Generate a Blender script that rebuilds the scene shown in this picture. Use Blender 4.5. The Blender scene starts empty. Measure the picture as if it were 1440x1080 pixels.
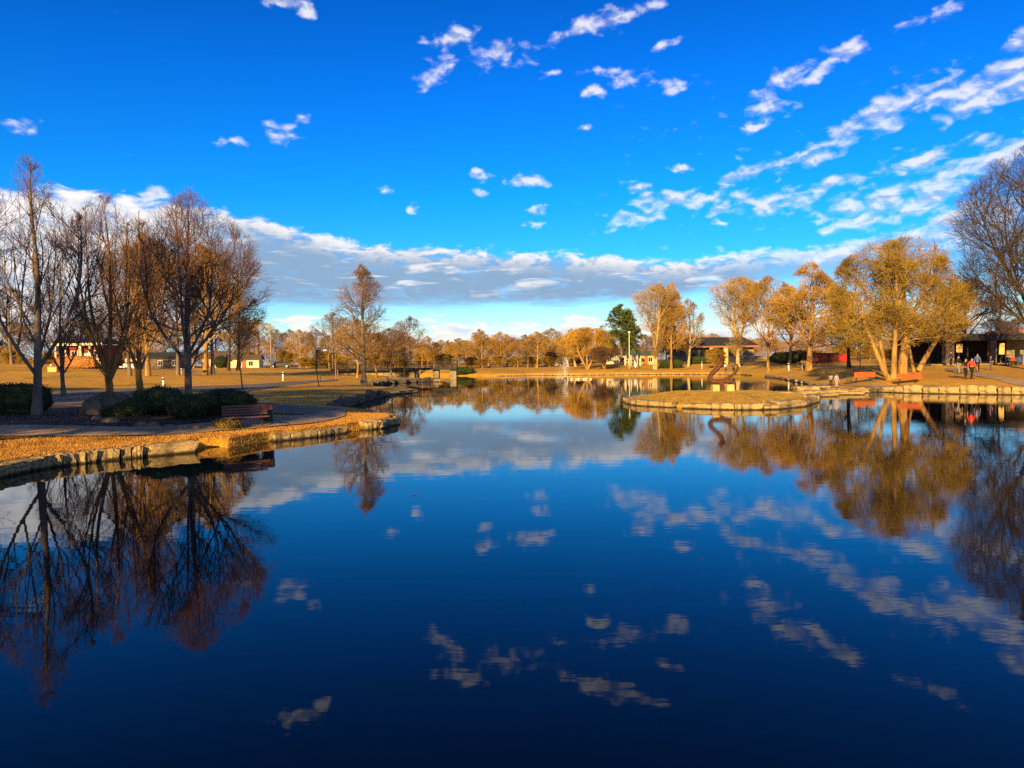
import bpy, bmesh, math, random
import numpy as np
from mathutils import Vector, Matrix, noise as mnoise
R = math.radians
sc = bpy.context.scene
COL = sc.collection

# ---------------------------------------------------------------- camera
CAMZ = 3.0
PITCH = math.atan(32 / 1000.0)
ROLL = R(0.72)
cam_d = bpy.data.cameras.new('camera')
cam = bpy.data.objects.new('camera', cam_d)
COL.objects.link(cam)
CM = Matrix.Rotation(R(90) - PITCH, 3, 'X') @ Matrix.Rotation(-ROLL, 3, 'Z')
cam.matrix_world = Matrix.Translation((0, 0, CAMZ)) @ CM.to_4x4()
cam_d.sensor_width = 36
cam_d.lens = 25.0
cam_d.clip_end = 6000
cam_d.clip_start = 0.1
sc.camera = cam

def ray(px, py):
    v = CM @ Vector(((px - 720) / 1000, -(py - 540) / 1000, -1))
    return v / v.y
def P(px, py, d):
    v = ray(px, py) * d
    return np.array((v.x, v.y, v.z + CAMZ))
def W(px, py):                      # the point of the water surface seen there
    v = ray(px, py)
    return P(px, py, -CAMZ / v.z)[:2]
def UV(px, py):
    v = ray(px, py).normalized()
    return math.degrees(math.atan2(v.x, v.y)), math.degrees(math.asin(v.z))

# ---------------------------------------------------------------- sun, sky, exposure
SUN_EL = R(16.5)
SUN_H = Vector((-0.32, -0.947, 0)).normalized()
SUN_DIR = Vector((SUN_H.x * math.cos(SUN_EL), SUN_H.y * math.cos(SUN_EL), math.sin(SUN_EL)))
sun_d = bpy.data.lights.new('sun', 'SUN')
sun_d.energy = 5.0
sun_d.angle = R(0.6)
sun_d.color = (1.0, 0.67, 0.25)
sun = bpy.data.objects.new('sun', sun_d)
sun.rotation_euler = (-SUN_DIR).to_track_quat('-Z', 'Y').to_euler()
COL.objects.link(sun)
sc.view_settings.view_transform = 'Standard'
sc.view_settings.look = 'None'
sc.view_settings.gamma = 1
sc.view_settings.exposure = 1.1
sc.cycles.use_denoising = False
sc.cycles.sample_clamp_indirect = 4
sc.cycles.max_bounces = 6
sc.cycles.diffuse_bounces = 2
sc.cycles.glossy_bounces = 3
sc.cycles.transparent_max_bounces = 12
sc.cycles.caustics_reflective = False
sc.cycles.caustics_refractive = False

class NT:
    def __init__(s, tree):
        s.t = tree; s.n = tree.nodes; s.l = tree.links
    def new(s, typ, **kw):
        n = s.n.new(typ)
        for k, v in kw.items():
            if k.startswith('i_'):
                n.inputs[k[2:].replace('_', ' ')].default_value = v
            else:
                setattr(n, k, v)
        return n
    def put(s, sock, v):
        if v is None: return
        if hasattr(v, 'is_output'): s.l.new(v, sock)
        else: sock.default_value = v
    def m(s, op, a, b=None, c=None, clamp=False):
        n = s.n.new('ShaderNodeMath'); n.operation = op; n.use_clamp = clamp
        s.put(n.inputs[0], a); s.put(n.inputs[1], b); s.put(n.inputs[2], c)
        return n.outputs[0]
    def noise(s, vec, scale, detail=4, rough=.55, dist=0, dim='3D'):
        n = s.n.new('ShaderNodeTexNoise'); n.noise_dimensions = dim
        s.put(n.inputs['Vector'], vec); s.put(n.inputs['Scale'], scale); s.put(n.inputs['Detail'], detail)
        s.put(n.inputs['Roughness'], rough); s.put(n.inputs['Distortion'], dist)
        return n.outputs['Fac']
    def rng(s, v, a, b, c=0.0, d=1.0, smooth=False):
        n = s.n.new('ShaderNodeMapRange')
        n.interpolation_type = 'SMOOTHSTEP' if smooth else 'LINEAR'
        s.put(n.inputs[0], v)
        for i, x in enumerate((a, b, c, d)): s.put(n.inputs[1 + i], x)
        return n.outputs[0]
    def mix(s, f, a, b, mode='MIX'):
        n = s.n.new('ShaderNodeMix'); n.data_type = 'RGBA'; n.blend_type = mode
        s.put(n.inputs[0], f); s.put(n.inputs[6], a); s.put(n.inputs[7], b)
        return n.outputs[2]
    def scalevec(s, vec, sc_, rot=(0, 0, 0), loc=(0, 0, 0)):
        n = s.n.new('ShaderNodeMapping'); s.put(n.inputs[0], vec)
        n.inputs['Scale'].default_value = sc_; n.inputs['Rotation'].default_value = rot; n.inputs['Location'].default_value = loc
        return n.outputs[0]
def c4(r, g, b): return (r, g, b, 1)

WS = 0.1
def build_world():
    w = bpy.data.worlds.new('World'); sc.world = w; w.use_nodes = True
    t = NT(w.node_tree); t.n.clear()
    out = t.new('ShaderNodeOutputWorld'); bg = t.new('ShaderNodeBackground')
    bg.inputs['Strength'].default_value = WS
    t.l.new(bg.outputs[0], out.inputs[0])
    sky = t.new('ShaderNodeTexSky'); sky.sky_type = 'NISHITA'; sky.sun_disc = False
    sky.sun_elevation = SUN_EL
    sky.sun_rotation = math.atan2(SUN_H.x, SUN_H.y)
    sky.air_density = 1.0; sky.dust_density = 0.2; sky.ozone_density = 3.0
    tc = t.new('ShaderNodeTexCoord')
    sep = t.new('ShaderNodeSeparateXYZ'); t.l.new(tc.outputs['Generated'], sep.inputs[0])
    u = t.m('MULTIPLY', t.m('ARCTAN2', sep.outputs[0], sep.outputs[1]), 57.2958)
    v = t.m('MULTIPLY', t.m('ARCSINE', sep.outputs[2]), 57.2958)
    cmb = t.new('ShaderNodeCombineXYZ'); t.l.new(u, cmb.inputs[0]); t.l.new(v, cmb.inputs[1])
    uv = cmb.outputs[0]
    # clear sky: the Nishita sky, deepened as the air was that evening
    hs = t.new('ShaderNodeHueSaturation'); hs.inputs['Saturation'].default_value = 1.25
    t.l.new(sky.outputs[0], hs.inputs['Color'])
    tint = t.new('ShaderNodeValToRGB')
    el = tint.color_ramp.elements
    el[0].position = 0.0; el[0].color = c4(.74, 0.66, .66)
    el[1].position = 1.0; el[1].color = c4(.015, .29, .68)
    for p_, c_ in ((.10, (.55, .66, .80)), (.24, (.12, .58, .95)), (.40, (.045, .57, 1.0)), (.65, (.025, .46, .95))):
        e = el.new(p_); e.color = c4(*c_)
    t.l.new(t.m('DIVIDE', v, 32.0, clamp=True), tint.inputs[0])
    clear = t.mix(1.0, hs.outputs[0], tint.outputs[0], 'MULTIPLY')
    mul = t.mix(1.0, clear, c4(SKYMUL, SKYMUL, SKYMUL), 'MULTIPLY')
    # small clouds
    warp = t.n.new('ShaderNodeTexNoise'); warp.inputs['Scale'].default_value = .55; warp.inputs['Detail'].default_value = 4
    t.l.new(uv, warp.inputs['Vector'])
    vs = t.n.new('ShaderNodeVectorMath'); vs.operation = 'MULTIPLY_ADD'
    t.l.new(warp.outputs['Color'], vs.inputs[0]); vs.inputs[1].default_value = (2.6, 1.5, 0)
    vadd = t.n.new('ShaderNodeVectorMath'); vadd.operation = 'SUBTRACT'
    t.l.new(uv, vadd.inputs[0]); vadd.inputs[1].default_value = (1.3, .75, 0)
    t.l.new(vadd.outputs[0], vs.inputs[2])
    uvw = vs.outputs[0]
    cur = None
    for b in CLOUDS:
        px, py, rx, ry = b[:4]; rot = b[4] if len(b) > 4 else 0
        cu, cv = UV(px, py)
        k = 0.0573 * 1.22
        mp = t.n.new('ShaderNodeMapping'); mp.vector_type = 'TEXTURE'
        t.l.new(uvw, mp.inputs[0])
        mp.inputs['Location'].default_value = (cu, cv, 0)
        mp.inputs['Rotation'].default_value = (0, 0, R(rot))
        mp.inputs['Scale'].default_value = (rx * k, ry * k, 1)
        ln = t.n.new('ShaderNodeVectorMath'); ln.operation = 'LENGTH'; t.l.new(mp.outputs[0], ln.inputs[0])
        o = ln.outputs['Value']
        cur = o if cur is None else t.m('MINIMUM', cur, o)
    blob = t.rng(cur, 0.0, 1.7, 1.0, 0.0)
    st = t.scalevec(uv, (0.55, 1.0, 1), rot=(0, 0, R(-14)))
    n1 = t.noise(st, 1.1, 5, .52, .3)
    st2 = t.scalevec(uv, (0.55, 1.0, 1), rot=(0, 0, R(-14)), loc=(.12, .32, 0))
    n1b = t.noise(st2, 1.1, 4, .52, .3)
    dens = t.m('ADD', blob, t.m('MULTIPLY', t.m('SUBTRACT', n1, .5), 1.9))
    a_small = t.m('MULTIPLY', t.rng(dens, .40, 1.28, smooth=True), .96)
    # faint wisps to the right
    wmask = t.m('MULTIPLY', t.rng(u, 2, 22, smooth=True), t.m('MULTIPLY', t.rng(v, 6, 10, smooth=True), t.rng(v, 22, 13, smooth=True)))
    a_w = t.m('MULTIPLY', t.rng(n1, .60, .80, smooth=True), t.m('MULTIPLY', wmask, .4))
    # overhead and behind: patchy clouds
    nb = t.noise(uv, .09, 6, .6, .3)
    a_b = t.m('MULTIPLY', t.rng(nb, .52, .66, smooth=True), t.rng(t.m('ABSOLUTE', u), 50, 60, smooth=True))
    a_s = t.m('MAXIMUM', t.m('MAXIMUM', a_small, a_w), a_b)
    # long cloud bank low in the sky
    fc = t.n.new('ShaderNodeFloatCurve')
    pts = sorted([( (UV(x, y)[0] + 60) / 120, UV(x, y)[1] / 20) for x, y in BAND_TOP])
    cm = fc.mapping; cv_ = cm.curves[0]
    cv_.points[0].location = (0, pts[0][1]); cv_.points[1].location = (1, pts[-1][1])
    for a, b in pts: cv_.points.new(a, b)
    cm.update()
    t.l.new(t.m('DIVIDE', t.m('ADD', u, 60), 120, clamp=True), fc.inputs['Value'])
    top = t.m('MULTIPLY', fc.outputs[0], 20)
    sb = t.scalevec(uv, (.42, 1.0, 1))
    nb1 = t.noise(sb, 1.0, 8, .66, .3)
    sb3 = t.scalevec(uv, (.16, 1.0, 1))
    nb3 = t.noise(sb3, 1.3, 5, .6, .5)
    below = t.m('ADD', t.m('SUBTRACT', top, v), t.m('MULTIPLY', t.m('SUBTRACT', nb1, .5), 3.2))
    a_top = t.rng(below, -.1, .75, smooth=True)
    bot = t.m('ADD', t.m('SUBTRACT', v, 4.35), t.m('MULTIPLY', t.m('SUBTRACT', nb3, .5), 1.6))
    bot = t.m('SUBTRACT', bot, t.rng(u, 10, 24, 0, 1.6))
    bot = t.m('ADD', bot, t.rng(u, -20, -26, 0, 3))
    a_bot = t.rng(bot, -.2, .9, smooth=True)
    thin = t.rng(nb1, .32, .50, .70, 1.0, smooth=True)
    rfade = t.m('MULTIPLY', t.rng(u, 14, 32, 1.0, .45), 1.0)
    a_band = t.m('MULTIPLY', t.m('MULTIPLY', a_top, a_bot), t.m('MULTIPLY', thin, rfade))
    rim = t.rng(below, .2, 2.1, 1.0, 0.0, smooth=True)
    streak = t.rng(nb3, .52, .68, 0, 1, smooth=True)
    bandlit = t.m('MAXIMUM', t.m('MULTIPLY', rim, t.rng(nb1, .42, .55)), t.m('MULTIPLY', streak, t.rng(v, 4.6, 6.2, 0, .75)))
    bandlit = t.m('MAXIMUM', bandlit, t.m('MULTIPLY', t.rng(u, -20, -27), t.rng(nb1, .33, .6, .35, 1)))
    K = .66 / WS
    SH = c4(.20 * K, .31 * K, .46 * K); LT = c4(.76 * K, .73 * K, .73 * K)
    bandcol = t.mix(bandlit, SH, LT)
    # low cumulus near the horizon
    cst = t.scalevec(uv, (.28, 1, 1))
    nc = t.noise(cst, .95, 5, .55, .2)
    low = t.m('ADD', t.m('SUBTRACT', t.rng(nc, .32, .62, 1.3, 3.9), v), 0)
    a_low = t.m('MULTIPLY', t.rng(low, 0, .45, smooth=True), .9)
    lowcol = t.mix(t.rng(low, 0, 1.6, 1, 0), c4(.42 * K, .54 * K, .66 * K), c4(.86 * K, .76 * K, .64 * K))
    col = t.mix(a_low, mul, lowcol)
    col = t.mix(a_band, col, bandcol)
    # small clouds: bright upper left edges, greyer below
    lit = t.rng(t.m('SUBTRACT', n1, n1b), -.08, .06)
    lit = t.m('MULTIPLY_ADD', lit, .75, t.rng(dens, 1.35, .7, -.35, .3))
    smallcol = t.mix(lit, c4(.28 * K, .36 * K, .52 * K), c4(.88 * K, .82 * K, .80 * K))
    col = t.mix(a_s, col, smallcol)
    t.l.new(col, bg.inputs['Color'])

SKYMUL = 1.0
CLOUDS = [(640,55,30,12,15),(612,98,22,13,15),(606,118,16,9,20),(708,76,46,13,0),(815,38,34,11,25),(870,24,58,9,14),(935,63,22,5,18),
 (845,100,26,6,0),(882,111,28,9,0),(950,120,22,9,8),(832,131,20,5,0),(778,105,14,5,0),(820,178,10,5,0),
 (1110,104,34,10,20),(1165,86,44,9,22),(1195,68,20,7,10),(1080,130,24,9,0),(1086,148,30,8,5),(1062,175,20,8,15),(1322,14,30,6,12),
 (1200,180,52,13,18),(1262,152,62,17,22),(1340,130,56,15,6),(1395,130,50,20,20),(1432,90,40,15,40),(1425,60,20,10,30),
 (1300,224,58,10,12),(1330,248,66,14,22),(1420,215,66,15,20),(1130,224,44,8,10),(1040,250,48,9,24),(1055,238,20,6,10),
 (895,306,46,11,4),(945,280,42,13,0),(985,276,20,7,0),(1070,286,34,16,0),(1110,288,44,11,15),(1158,262,44,9,6),(1228,280,52,17,15),(1225,305,50,14,10),
 (1300,285,60,12,20),(1330,308,50,12,20),(1400,300,60,16,20),(893,265,16,8),(740,254,22,9),(755,296,12,8),(675,246,14,6),(710,256,12,7),(668,270,10,6),(538,264,9,6),(582,290,9,7),(751,316,14,5),(1005,295,22,8,25),
 (390,192,24,8,5),(426,167,16,6,5),(385,176,18,6),(330,201,16,6,5),(27,180,18,7,5),(392,2,30,8),(428,14,12,9),(1160,305,26,7,5),(1020,312,16,5,0),(960,235,10,5,0),(222,272,18,12,0),(1175,352,30,10,8)]
BAND_TOP = [(-200,262),(0,268),(100,262),(160,272),(220,285),(290,292),(350,302),(420,320),(520,340),(600,345),(720,352),(850,357),(950,364),(1050,352),(1150,345),(1250,325),(1350,300),(1500,290)]
build_world()

# ---------------------------------------------------------------- object helpers
_m = {}
def props(o, label=None, cat=None, group=None, kind=None):
    if label: o['label'] = label
    if cat: o['category'] = cat
    if group: o['group'] = group
    if kind: o['kind'] = kind
    return o
def empty(name, loc, rz=0, label=None, cat=None, group=None):
    o = bpy.data.objects.new(name, None); COL.objects.link(o)
    o.location = loc; o.rotation_euler = (0, 0, rz); o.empty_display_size = .3
    return props(o, label, cat, group)
def mesh_np(name, verts, faces, mat, smooth=False):
    """verts (n,3); faces list of arrays (m,k)"""
    me = bpy.data.meshes.new(name)
    verts = np.asarray(verts, dtype=np.float32)
    fl = [np.asarray(f, dtype=np.int32) for f in faces if len(f)]
    loops = np.concatenate([f.ravel() for f in fl])
    tot = np.concatenate([np.full(len(f), f.shape[1], dtype=np.int32) for f in fl])
    st = np.concatenate([[0], np.cumsum(tot)[:-1]]).astype(np.int32)
    me.vertices.add(len(verts)); me.vertices.foreach_set('co', verts.ravel())
    me.loops.add(len(loops)); me.loops.foreach_set('vertex_index', loops)
    me.polygons.add(len(tot)); me.polygons.foreach_set('loop_start', st); me.polygons.foreach_set('loop_total', tot)
    if smooth: me.polygons.foreach_set('use_smooth', np.ones(len(tot), dtype=bool))
    me.update(calc_edges=True)
    me.materials.append(mat)
    return me
def link(name, me, parent=None, loc=None, rz=None):
    o = bpy.data.objects.new(name, me); COL.objects.link(o)
    if parent is not None: o.parent = parent
    if loc is not None: o.location = loc
    if rz is not None: o.rotation_euler = (0, 0, rz)
    return o
def kids(o): return [c for c in bpy.data.objects if c.parent == o]
def copy_tree(o, parent=None, label=None):
    c = o.copy(); COL.objects.link(c)
    if parent is not None: c.parent = parent
    for k in KIDS.get(o.name, []): copy_tree(k, c)
    if parent is None and label: c['label'] = label
    return c
KIDS = {}
def reg(root):
    """remember the children of a built thing so that copies are quick"""
    for o in list(COL.objects):
        if o.parent is not None:
            KIDS.setdefault(o.parent.name, [])
            if o not in KIDS[o.parent.name]: KIDS[o.parent.name].append(o)

class MB:
    def __init__(s): s.bm = bmesh.new()
    def box(s, c, size, rz=0, rot=None, bev=0):
        m = Matrix.Translation(c) @ (rot.to_4x4() if rot is not None else Matrix.Rotation(rz, 4, 'Z')) @ Matrix.Diagonal((*size, 1))
        r = bmesh.ops.create_cube(s.bm, size=1, matrix=m)
        if bev:
            ed = list({e for v in r['verts'] for e in v.link_edges})
            bmesh.ops.bevel(s.bm, geom=ed, offset=bev, segments=1, affect='EDGES')
        return s
    def cyl(s, a, b, r1, r2=None, n=10):
        a = Vector(a); b = Vector(b); r2 = r1 if r2 is None else r2
        d = b - a
        m = Matrix.Translation((a + b) / 2) @ d.to_track_quat('Z', 'Y').to_matrix().to_4x4()
        bmesh.ops.create_cone(s.bm, cap_ends=True, segments=n, radius1=r1, radius2=r2, depth=d.length, matrix=m)
        return s
    def ball(s, c, r, sub=2, sx=1, sy=1, sz=1):
        m = Matrix.Translation(c) @ Matrix.Diagonal((r * sx, r * sy, r * sz, 1))
        bmesh.ops.create_icosphere(s.bm, subdivisions=sub, radius=1, matrix=m)
        return s
    def prism(s, pts, z0, z1):
        bot = [s.bm.verts.new((x, y, z0)) for x, y in pts]; top = [s.bm.verts.new((x, y, z1)) for x, y in pts]
        n = len(pts)
        s.bm.faces.new(bot[::-1]); s.bm.faces.new(top)
        for i in range(n): s.bm.faces.new((bot[i], bot[(i + 1) % n], top[(i + 1) % n], top[i]))
        return s
    def poly(s, vs):
        s.bm.faces.new([s.bm.verts.new(v) for v in vs]); return s
    def build(s, name, mat, parent=None, smooth=False, loc=None, rz=None):
        me = bpy.data.meshes.new(name)
        bmesh.ops.recalc_face_normals(s.bm, faces=s.bm.faces)
        s.bm.to_mesh(me); s.bm.free(); me.materials.append(mat)
        if smooth:
            for p in me.polygons: p.use_smooth = True
        return link(name, me, parent, loc, rz)

# ---------------------------------------------------------------- materials
def mat(name, col, rough=.8, var=.25, scale=4, bump=.0, bscale=30, col2=None, det=5, metallic=0, spec=.3, objvar=0, stretch=None, edge=(.35, .65), wet=False):
    if name in _m: return _m[name]
    m = bpy.data.materials.new(name); m.use_nodes = True
    t = NT(m.node_tree); b = t.n['Principled BSDF']
    tc = t.new('ShaderNodeTexCoord')
    vec = tc.outputs['Object']
    if stretch: vec = t.scalevec(vec, stretch)
    c1 = c4(*col)
    c2 = c4(*col2) if col2 else c4(*[x * (1 - var) for x in col])
    f = t.rng(t.noise(vec, scale, det, .6), edge[0], edge[1])
    cc = t.mix(f, c2, c1)
    if objvar:
        oi = t.new('ShaderNodeObjectInfo')
        cc = t.mix(1.0, cc, t.mix(oi.outputs['Random'], c4(1 - objvar, 1 - objvar, 1 - objvar * .8), c4(1 + objvar, 1 + objvar * .9, 1 + objvar * .6)), 'MULTIPLY')
    t.l.new(cc, b.inputs['Base Color'])
    b.inputs['Roughness'].default_value = rough; b.inputs['Metallic'].default_value = metallic
    b.inputs['Specular IOR Level'].default_value = spec
    if bump:
        bn = t.new('ShaderNodeBump'); bn.inputs['Strength'].default_value = bump; bn.inputs['Distance'].default_value = .05
        t.l.new(t.noise(vec, bscale, 5, .65), bn.inputs['Height']); t.l.new(bn.outputs[0], b.inputs['Normal'])
    if wet:
        gm = t.new('ShaderNodeNewGeometry'); sp = t.new('ShaderNodeSeparateXYZ'); t.l.new(gm.outputs['Position'], sp.inputs[0])
        wz = t.m('ADD', sp.outputs[2], t.m('MULTIPLY', t.m('SUBTRACT', t.noise(gm.outputs['Position'], 5, 3, .6), .5), .10))
        cc = t.mix(t.rng(wz, .035, .11), c4(.035, .028, .014), cc); t.l.new(cc, b.inputs['Base Color'])
        lich = t.rng(t.noise(gm.outputs['Position'], 3.1, 6, .7), .58, .66)
        cc = t.mix(t.m('MULTIPLY', lich, .6), cc, c4(.10, .085, .05)); t.l.new(cc, b.inputs['Base Color'])
    _m[name] = m
    return m
M = {}
M['bark_grey'] = mat('bark_grey', (.20, .155, .115), .9, scale=3, col2=(.10, .075, .055), bump=.8, bscale=14, stretch=(1, 1, .25))
M['bark_tan'] = mat('bark_tan', (.44, .25, .065), .9, scale=3, col2=(.17, .09, .03), bump=.8, bscale=10, stretch=(1, 1, .3))
M['bark_dark'] = mat('bark_dark', (.06, .045, .035), .9, scale=3, col2=(.03, .022, .018), bump=.6, bscale=12, stretch=(1, 1, .3))
M['bark_pale'] = mat('bark_pale', (.58, .44, .22), .85, scale=2.2, col2=(.28, .19, .08), bump=.4, bscale=8)
M['twig_red'] = mat('twig_red', (.17, .085, .045), .85, scale=.8, col2=(.09, .055, .035))
M['twig_brown'] = mat('twig_brown', (.22, .13, .06), .85, scale=.6, col2=(.10, .06, .035), objvar=.2)
M['twig_gold'] = mat('twig_gold', (.48, .31, .04), .85, scale=.5, col2=(.20, .125, .02), objvar=.15)
M['twig_orange'] = mat('twig_orange', (.52, .30, .045), .85, scale=.4, col2=(.26, .145, .025), objvar=.22)
M['twig_elm'] = mat('twig_elm', (.12, .08, .05), .85, scale=.5, col2=(.06, .042, .03))  # dark twig colour standing in for shade over the elm
M['twig_dark'] = mat('twig_dark', (.07, .05, .04), .85, scale=.4, col2=(.04, .03, .025))
M['twig_pale'] = mat('twig_pale', (.44, .30, .12), .85, scale=.5, col2=(.26, .16, .05))
M['bud_red'] = mat('bud_red', (.32, .085, .055), .7, scale=.5, col2=(.20, .06, .045))
M['leaf_gold'] = mat('leaf_gold', (.30, .19, .035), .8, scale=.45, col2=(.15, .11, .02), objvar=.1)
M['leaf_rust'] = mat('leaf_rust', (.42, .19, .05), .8, scale=.5, col2=(.26, .10, .03), objvar=.1)
M['needle'] = mat('needle', (.12, .15, .018), .8, scale=.6, col2=(.02, .04, .012))
M['hedge'] = mat('hedge', (.05, .07, .016), .75, scale=1.5, col2=(.022, .035, .01))
M['stone'] = mat('stone', (.44, .31, .13), .9, scale=2.4, col2=(.15, .095, .04), bump=1.0, bscale=9, objvar=.15, det=8, edge=(.38, .56), wet=True)
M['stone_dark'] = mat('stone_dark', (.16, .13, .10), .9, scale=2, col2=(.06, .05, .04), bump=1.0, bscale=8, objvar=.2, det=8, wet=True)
M['boulder'] = mat('boulder', (.17, .12, .075), .9, scale=1.6, col2=(.06, .045, .035), bump=1.0, bscale=6, det=8)
M['boulder_tan'] = mat('boulder_tan', (.22, .15, .08), .9, scale=2, col2=(.10, .065, .04), bump=1.0, bscale=7, det=8)
M['asphalt'] = mat('asphalt', (.17, .13, .085), .9, scale=.5, col2=(.11, .09, .065), bump=.3, bscale=40)
M['concrete'] = mat('concrete', (.38, .27, .14), .85, scale=.6, col2=(.21, .15, .085), bump=.25, bscale=30)
M['concrete_wall'] = mat('concrete_wall', (.30, .24, .14), .85, scale=1.0, col2=(.16, .12, .07), bump=.3, bscale=12)
M['mulch'] = mat('mulch', (.055, .032, .022), .95, scale=6, col2=(.02, .013, .01), bump=1, bscale=30)
M['white'] = mat('white', (.74, .72, .66), .5, var=.12, scale=3)
M['cream'] = mat('cream', (.72, .60, .38), .7, var=.18, scale=2)
M['dark_metal'] = mat('dark_metal', (.025, .025, .028), .45, scale=5)
M['black'] = mat('black', (.015, .015, .017), .6, scale=5)
M['bench_wood'] = mat('bench_wood', (.19, .075, .05), .6, scale=6, col2=(.10, .04, .03), stretch=(.3, 4, 4))  # wood darkened to carry the shade over the near bench
M['bench_orange'] = mat('bench_orange', (.50, .12, .025), .6, scale=5, col2=(.26, .06, .018), stretch=(.3, 4, 4))
M['roof_dark'] = mat('roof_dark', (.035, .033, .034), .8, scale=1, col2=(.02, .02, .022))
M['roof_green'] = mat('roof_green', (.06, .10, .07), .7, scale=1)
M['roof_brown'] = mat('roof_brown', (.13, .085, .06), .85, scale=1)
M['glass'] = mat('glass', (.02, .025, .03), .08, scale=1, spec=.6)
M['red_paint'] = mat('red_paint', (.22, .016, .010), .6, scale=2, var=.35)
M['red_bright'] = mat('red_bright', (.42, .03, .014), .5, scale=2, var=.2)
M['corten'] = mat('corten', (.12, .042, .018), .7, scale=3, col2=(.05, .02, .01), bump=.3)
M['blocks'] = mat('blocks', (.66, .46, .16), .85, scale=3, var=.3, bump=.4, bscale=14)
M['rust_wood'] = mat('rust_wood', (.32, .13, .06), .8, scale=4)
M['green_dark'] = mat('green_dark', (.018, .032, .018), .6, scale=4)
M['skin'] = mat('skin', (.52, .30, .20), .6, var=.1)
M['hair'] = mat('hair', (.03, .018, .012), .7)
def cloth(name, c): return mat('cloth_' + name, c, .85, var=.25, scale=9)

def grass_mat():
    m = bpy.data.materials.new('dormant_grass'); m.use_nodes = True
    t = NT(m.node_tree); b = t.n['Principled BSDF']
    tc = t.new('ShaderNodeTexCoord'); v = tc.outputs['Object']
    big = t.rng(t.noise(v, .055, 4, .6), .38, .62)
    mid = t.rng(t.noise(v, .9, 5, .65), .35, .65)
    fine = t.rng(t.noise(v, 14, 4, .7), .3, .7)
    a = t.mix(big, c4(.62, .30, .03), c4(.78, .42, .045))
    a = t.mix(t.m('MULTIPLY', mid, .45), a, c4(.26, .18, .04))
    a = t.mix(t.m('MULTIPLY', fine, .45), a, c4(.22, .12, .03))
    ol = t.rng(t.noise(v, .11, 3, .5, .4), .56, .68)
    a = t.mix(t.m('MULTIPLY', ol, .7), a, c4(.17, .14, .03))
    t.l.new(a, b.inputs['Base Color']); b.inputs['Roughness'].default_value = .95; b.inputs['Specular IOR Level'].default_value = .1
    bn = t.new('ShaderNodeBump'); bn.inputs['Strength'].default_value = .7; bn.inputs['Distance'].default_value = .08
    h = t.m('ADD', t.noise(v, 9, 5, .7), t.m('MULTIPLY', t.noise(v, 1.2, 3, .5), 1.5))
    t.l.new(h, bn.inputs['Height']); t.l.new(bn.outputs[0], b.inputs['Normal'])
    return m
M['grass'] = grass_mat()
def water_mat():
    m = bpy.data.materials.new('pond_water'); m.use_nodes = True
    t = NT(m.node_tree); b = t.n['Principled BSDF']
    b.inputs['Base Color'].default_value = c4(.0004, .0016, .005)
    b.inputs['Roughness'].default_value = .012
    b.inputs['IOR'].default_value = 1.31
    b.inputs['Specular IOR Level'].default_value = .42
    tc = t.new('ShaderNodeTexCoord'); v = tc.outputs['Object']
    w1 = t.noise(t.scalevec(v, (.35, 1.0, 1), rot=(0, 0, R(8))), 2.2, 3, .5)
    w2 = t.noise(t.scalevec(v, (.5, 1.0, 1), rot=(0, 0, R(-12))), 9, 3, .55)
    w3 = t.noise(t.scalevec(v, (.25, 1.0, 1)), .35, 2, .5)
    sep = t.new('ShaderNodeSeparateXYZ'); t.l.new(v, sep.inputs[0])
    # breeze patches: calm close to the left bank, finely ruffled to the right
    patch = t.rng(t.noise(t.scalevec(v, (.03, .09, 1)), 1, 2, .5), .42, .6, .35, 1)
    rgt = t.rng(sep.outputs[0], -4, 24, .4, 2.6)
    h = t.m('ADD', t.m('MULTIPLY', w1, .012), t.m('MULTIPLY', t.m('MULTIPLY', w2, .0045), t.m('MULTIPLY', patch, rgt)))
    h = t.m('ADD', h, t.m('MULTIPLY', w3, .03))
    bn = t.new('ShaderNodeBump'); bn.inputs['Strength'].default_value = WAVE; bn.inputs['Distance'].default_value = 1.0
    t.l.new(h, bn.inputs['Height']); t.l.new(bn.outputs[0], b.inputs['Normal'])
    return m
WAVE = .10
M['water'] = water_mat()
# ---------------------------------------------------------------- the ground
LEFT = [(0,672),(36,664),(73,657),(140,650),(213,642),(280,635),(284,631),(300,630),(310,633),(330,631),(385,621),(430,617),(487,609),(520,604),(548,600),(561,596),(556,590),(524,583),(500,580),(478,578),
        (490,572),(520,563),(545,557),(565,554),(588,552),(586,550),(562,549),(535,547),(522,543),(545,540),(580,538),(617,536.5),(600,534.5),(575,533.5),(566,531),(580,529),(640,528.8),(655,528.7)]
FAR = [(700,529),(750,528.2),(800,527.8),(870,527),(950,526.5),(1040,527),(1075,530),(1100,533),(1122,538),(1142,543),(1165,547.5),(1205,551),(1240,551.5),(1280,553),(1340,554),(1400,555),(1440,555.5)]
pond = [np.array(p, float) for p in [(-17, -7), (-19, 2), (-17.5, 9), (-15.6, 15.5)]] + [W(*p) for p in LEFT + FAR] + [np.array(p, float) for p in [(44, 50), (55, 44), (62, 25), (60, 5), (52, -7), (20, -9)]]
pond = np.array(pond)
ISL = [(876,564.5),(884,569),(905,571),(945,573),(1000,575.5),(1050,576.5),(1095,575.5),(1130,571.5),(1152,567),(1150,562),(1120,559),(1050,558.5),(960,558.5),(905,559.5),(884,561.5)]
isl = np.array([W(*p) for p in ISL])

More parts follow.
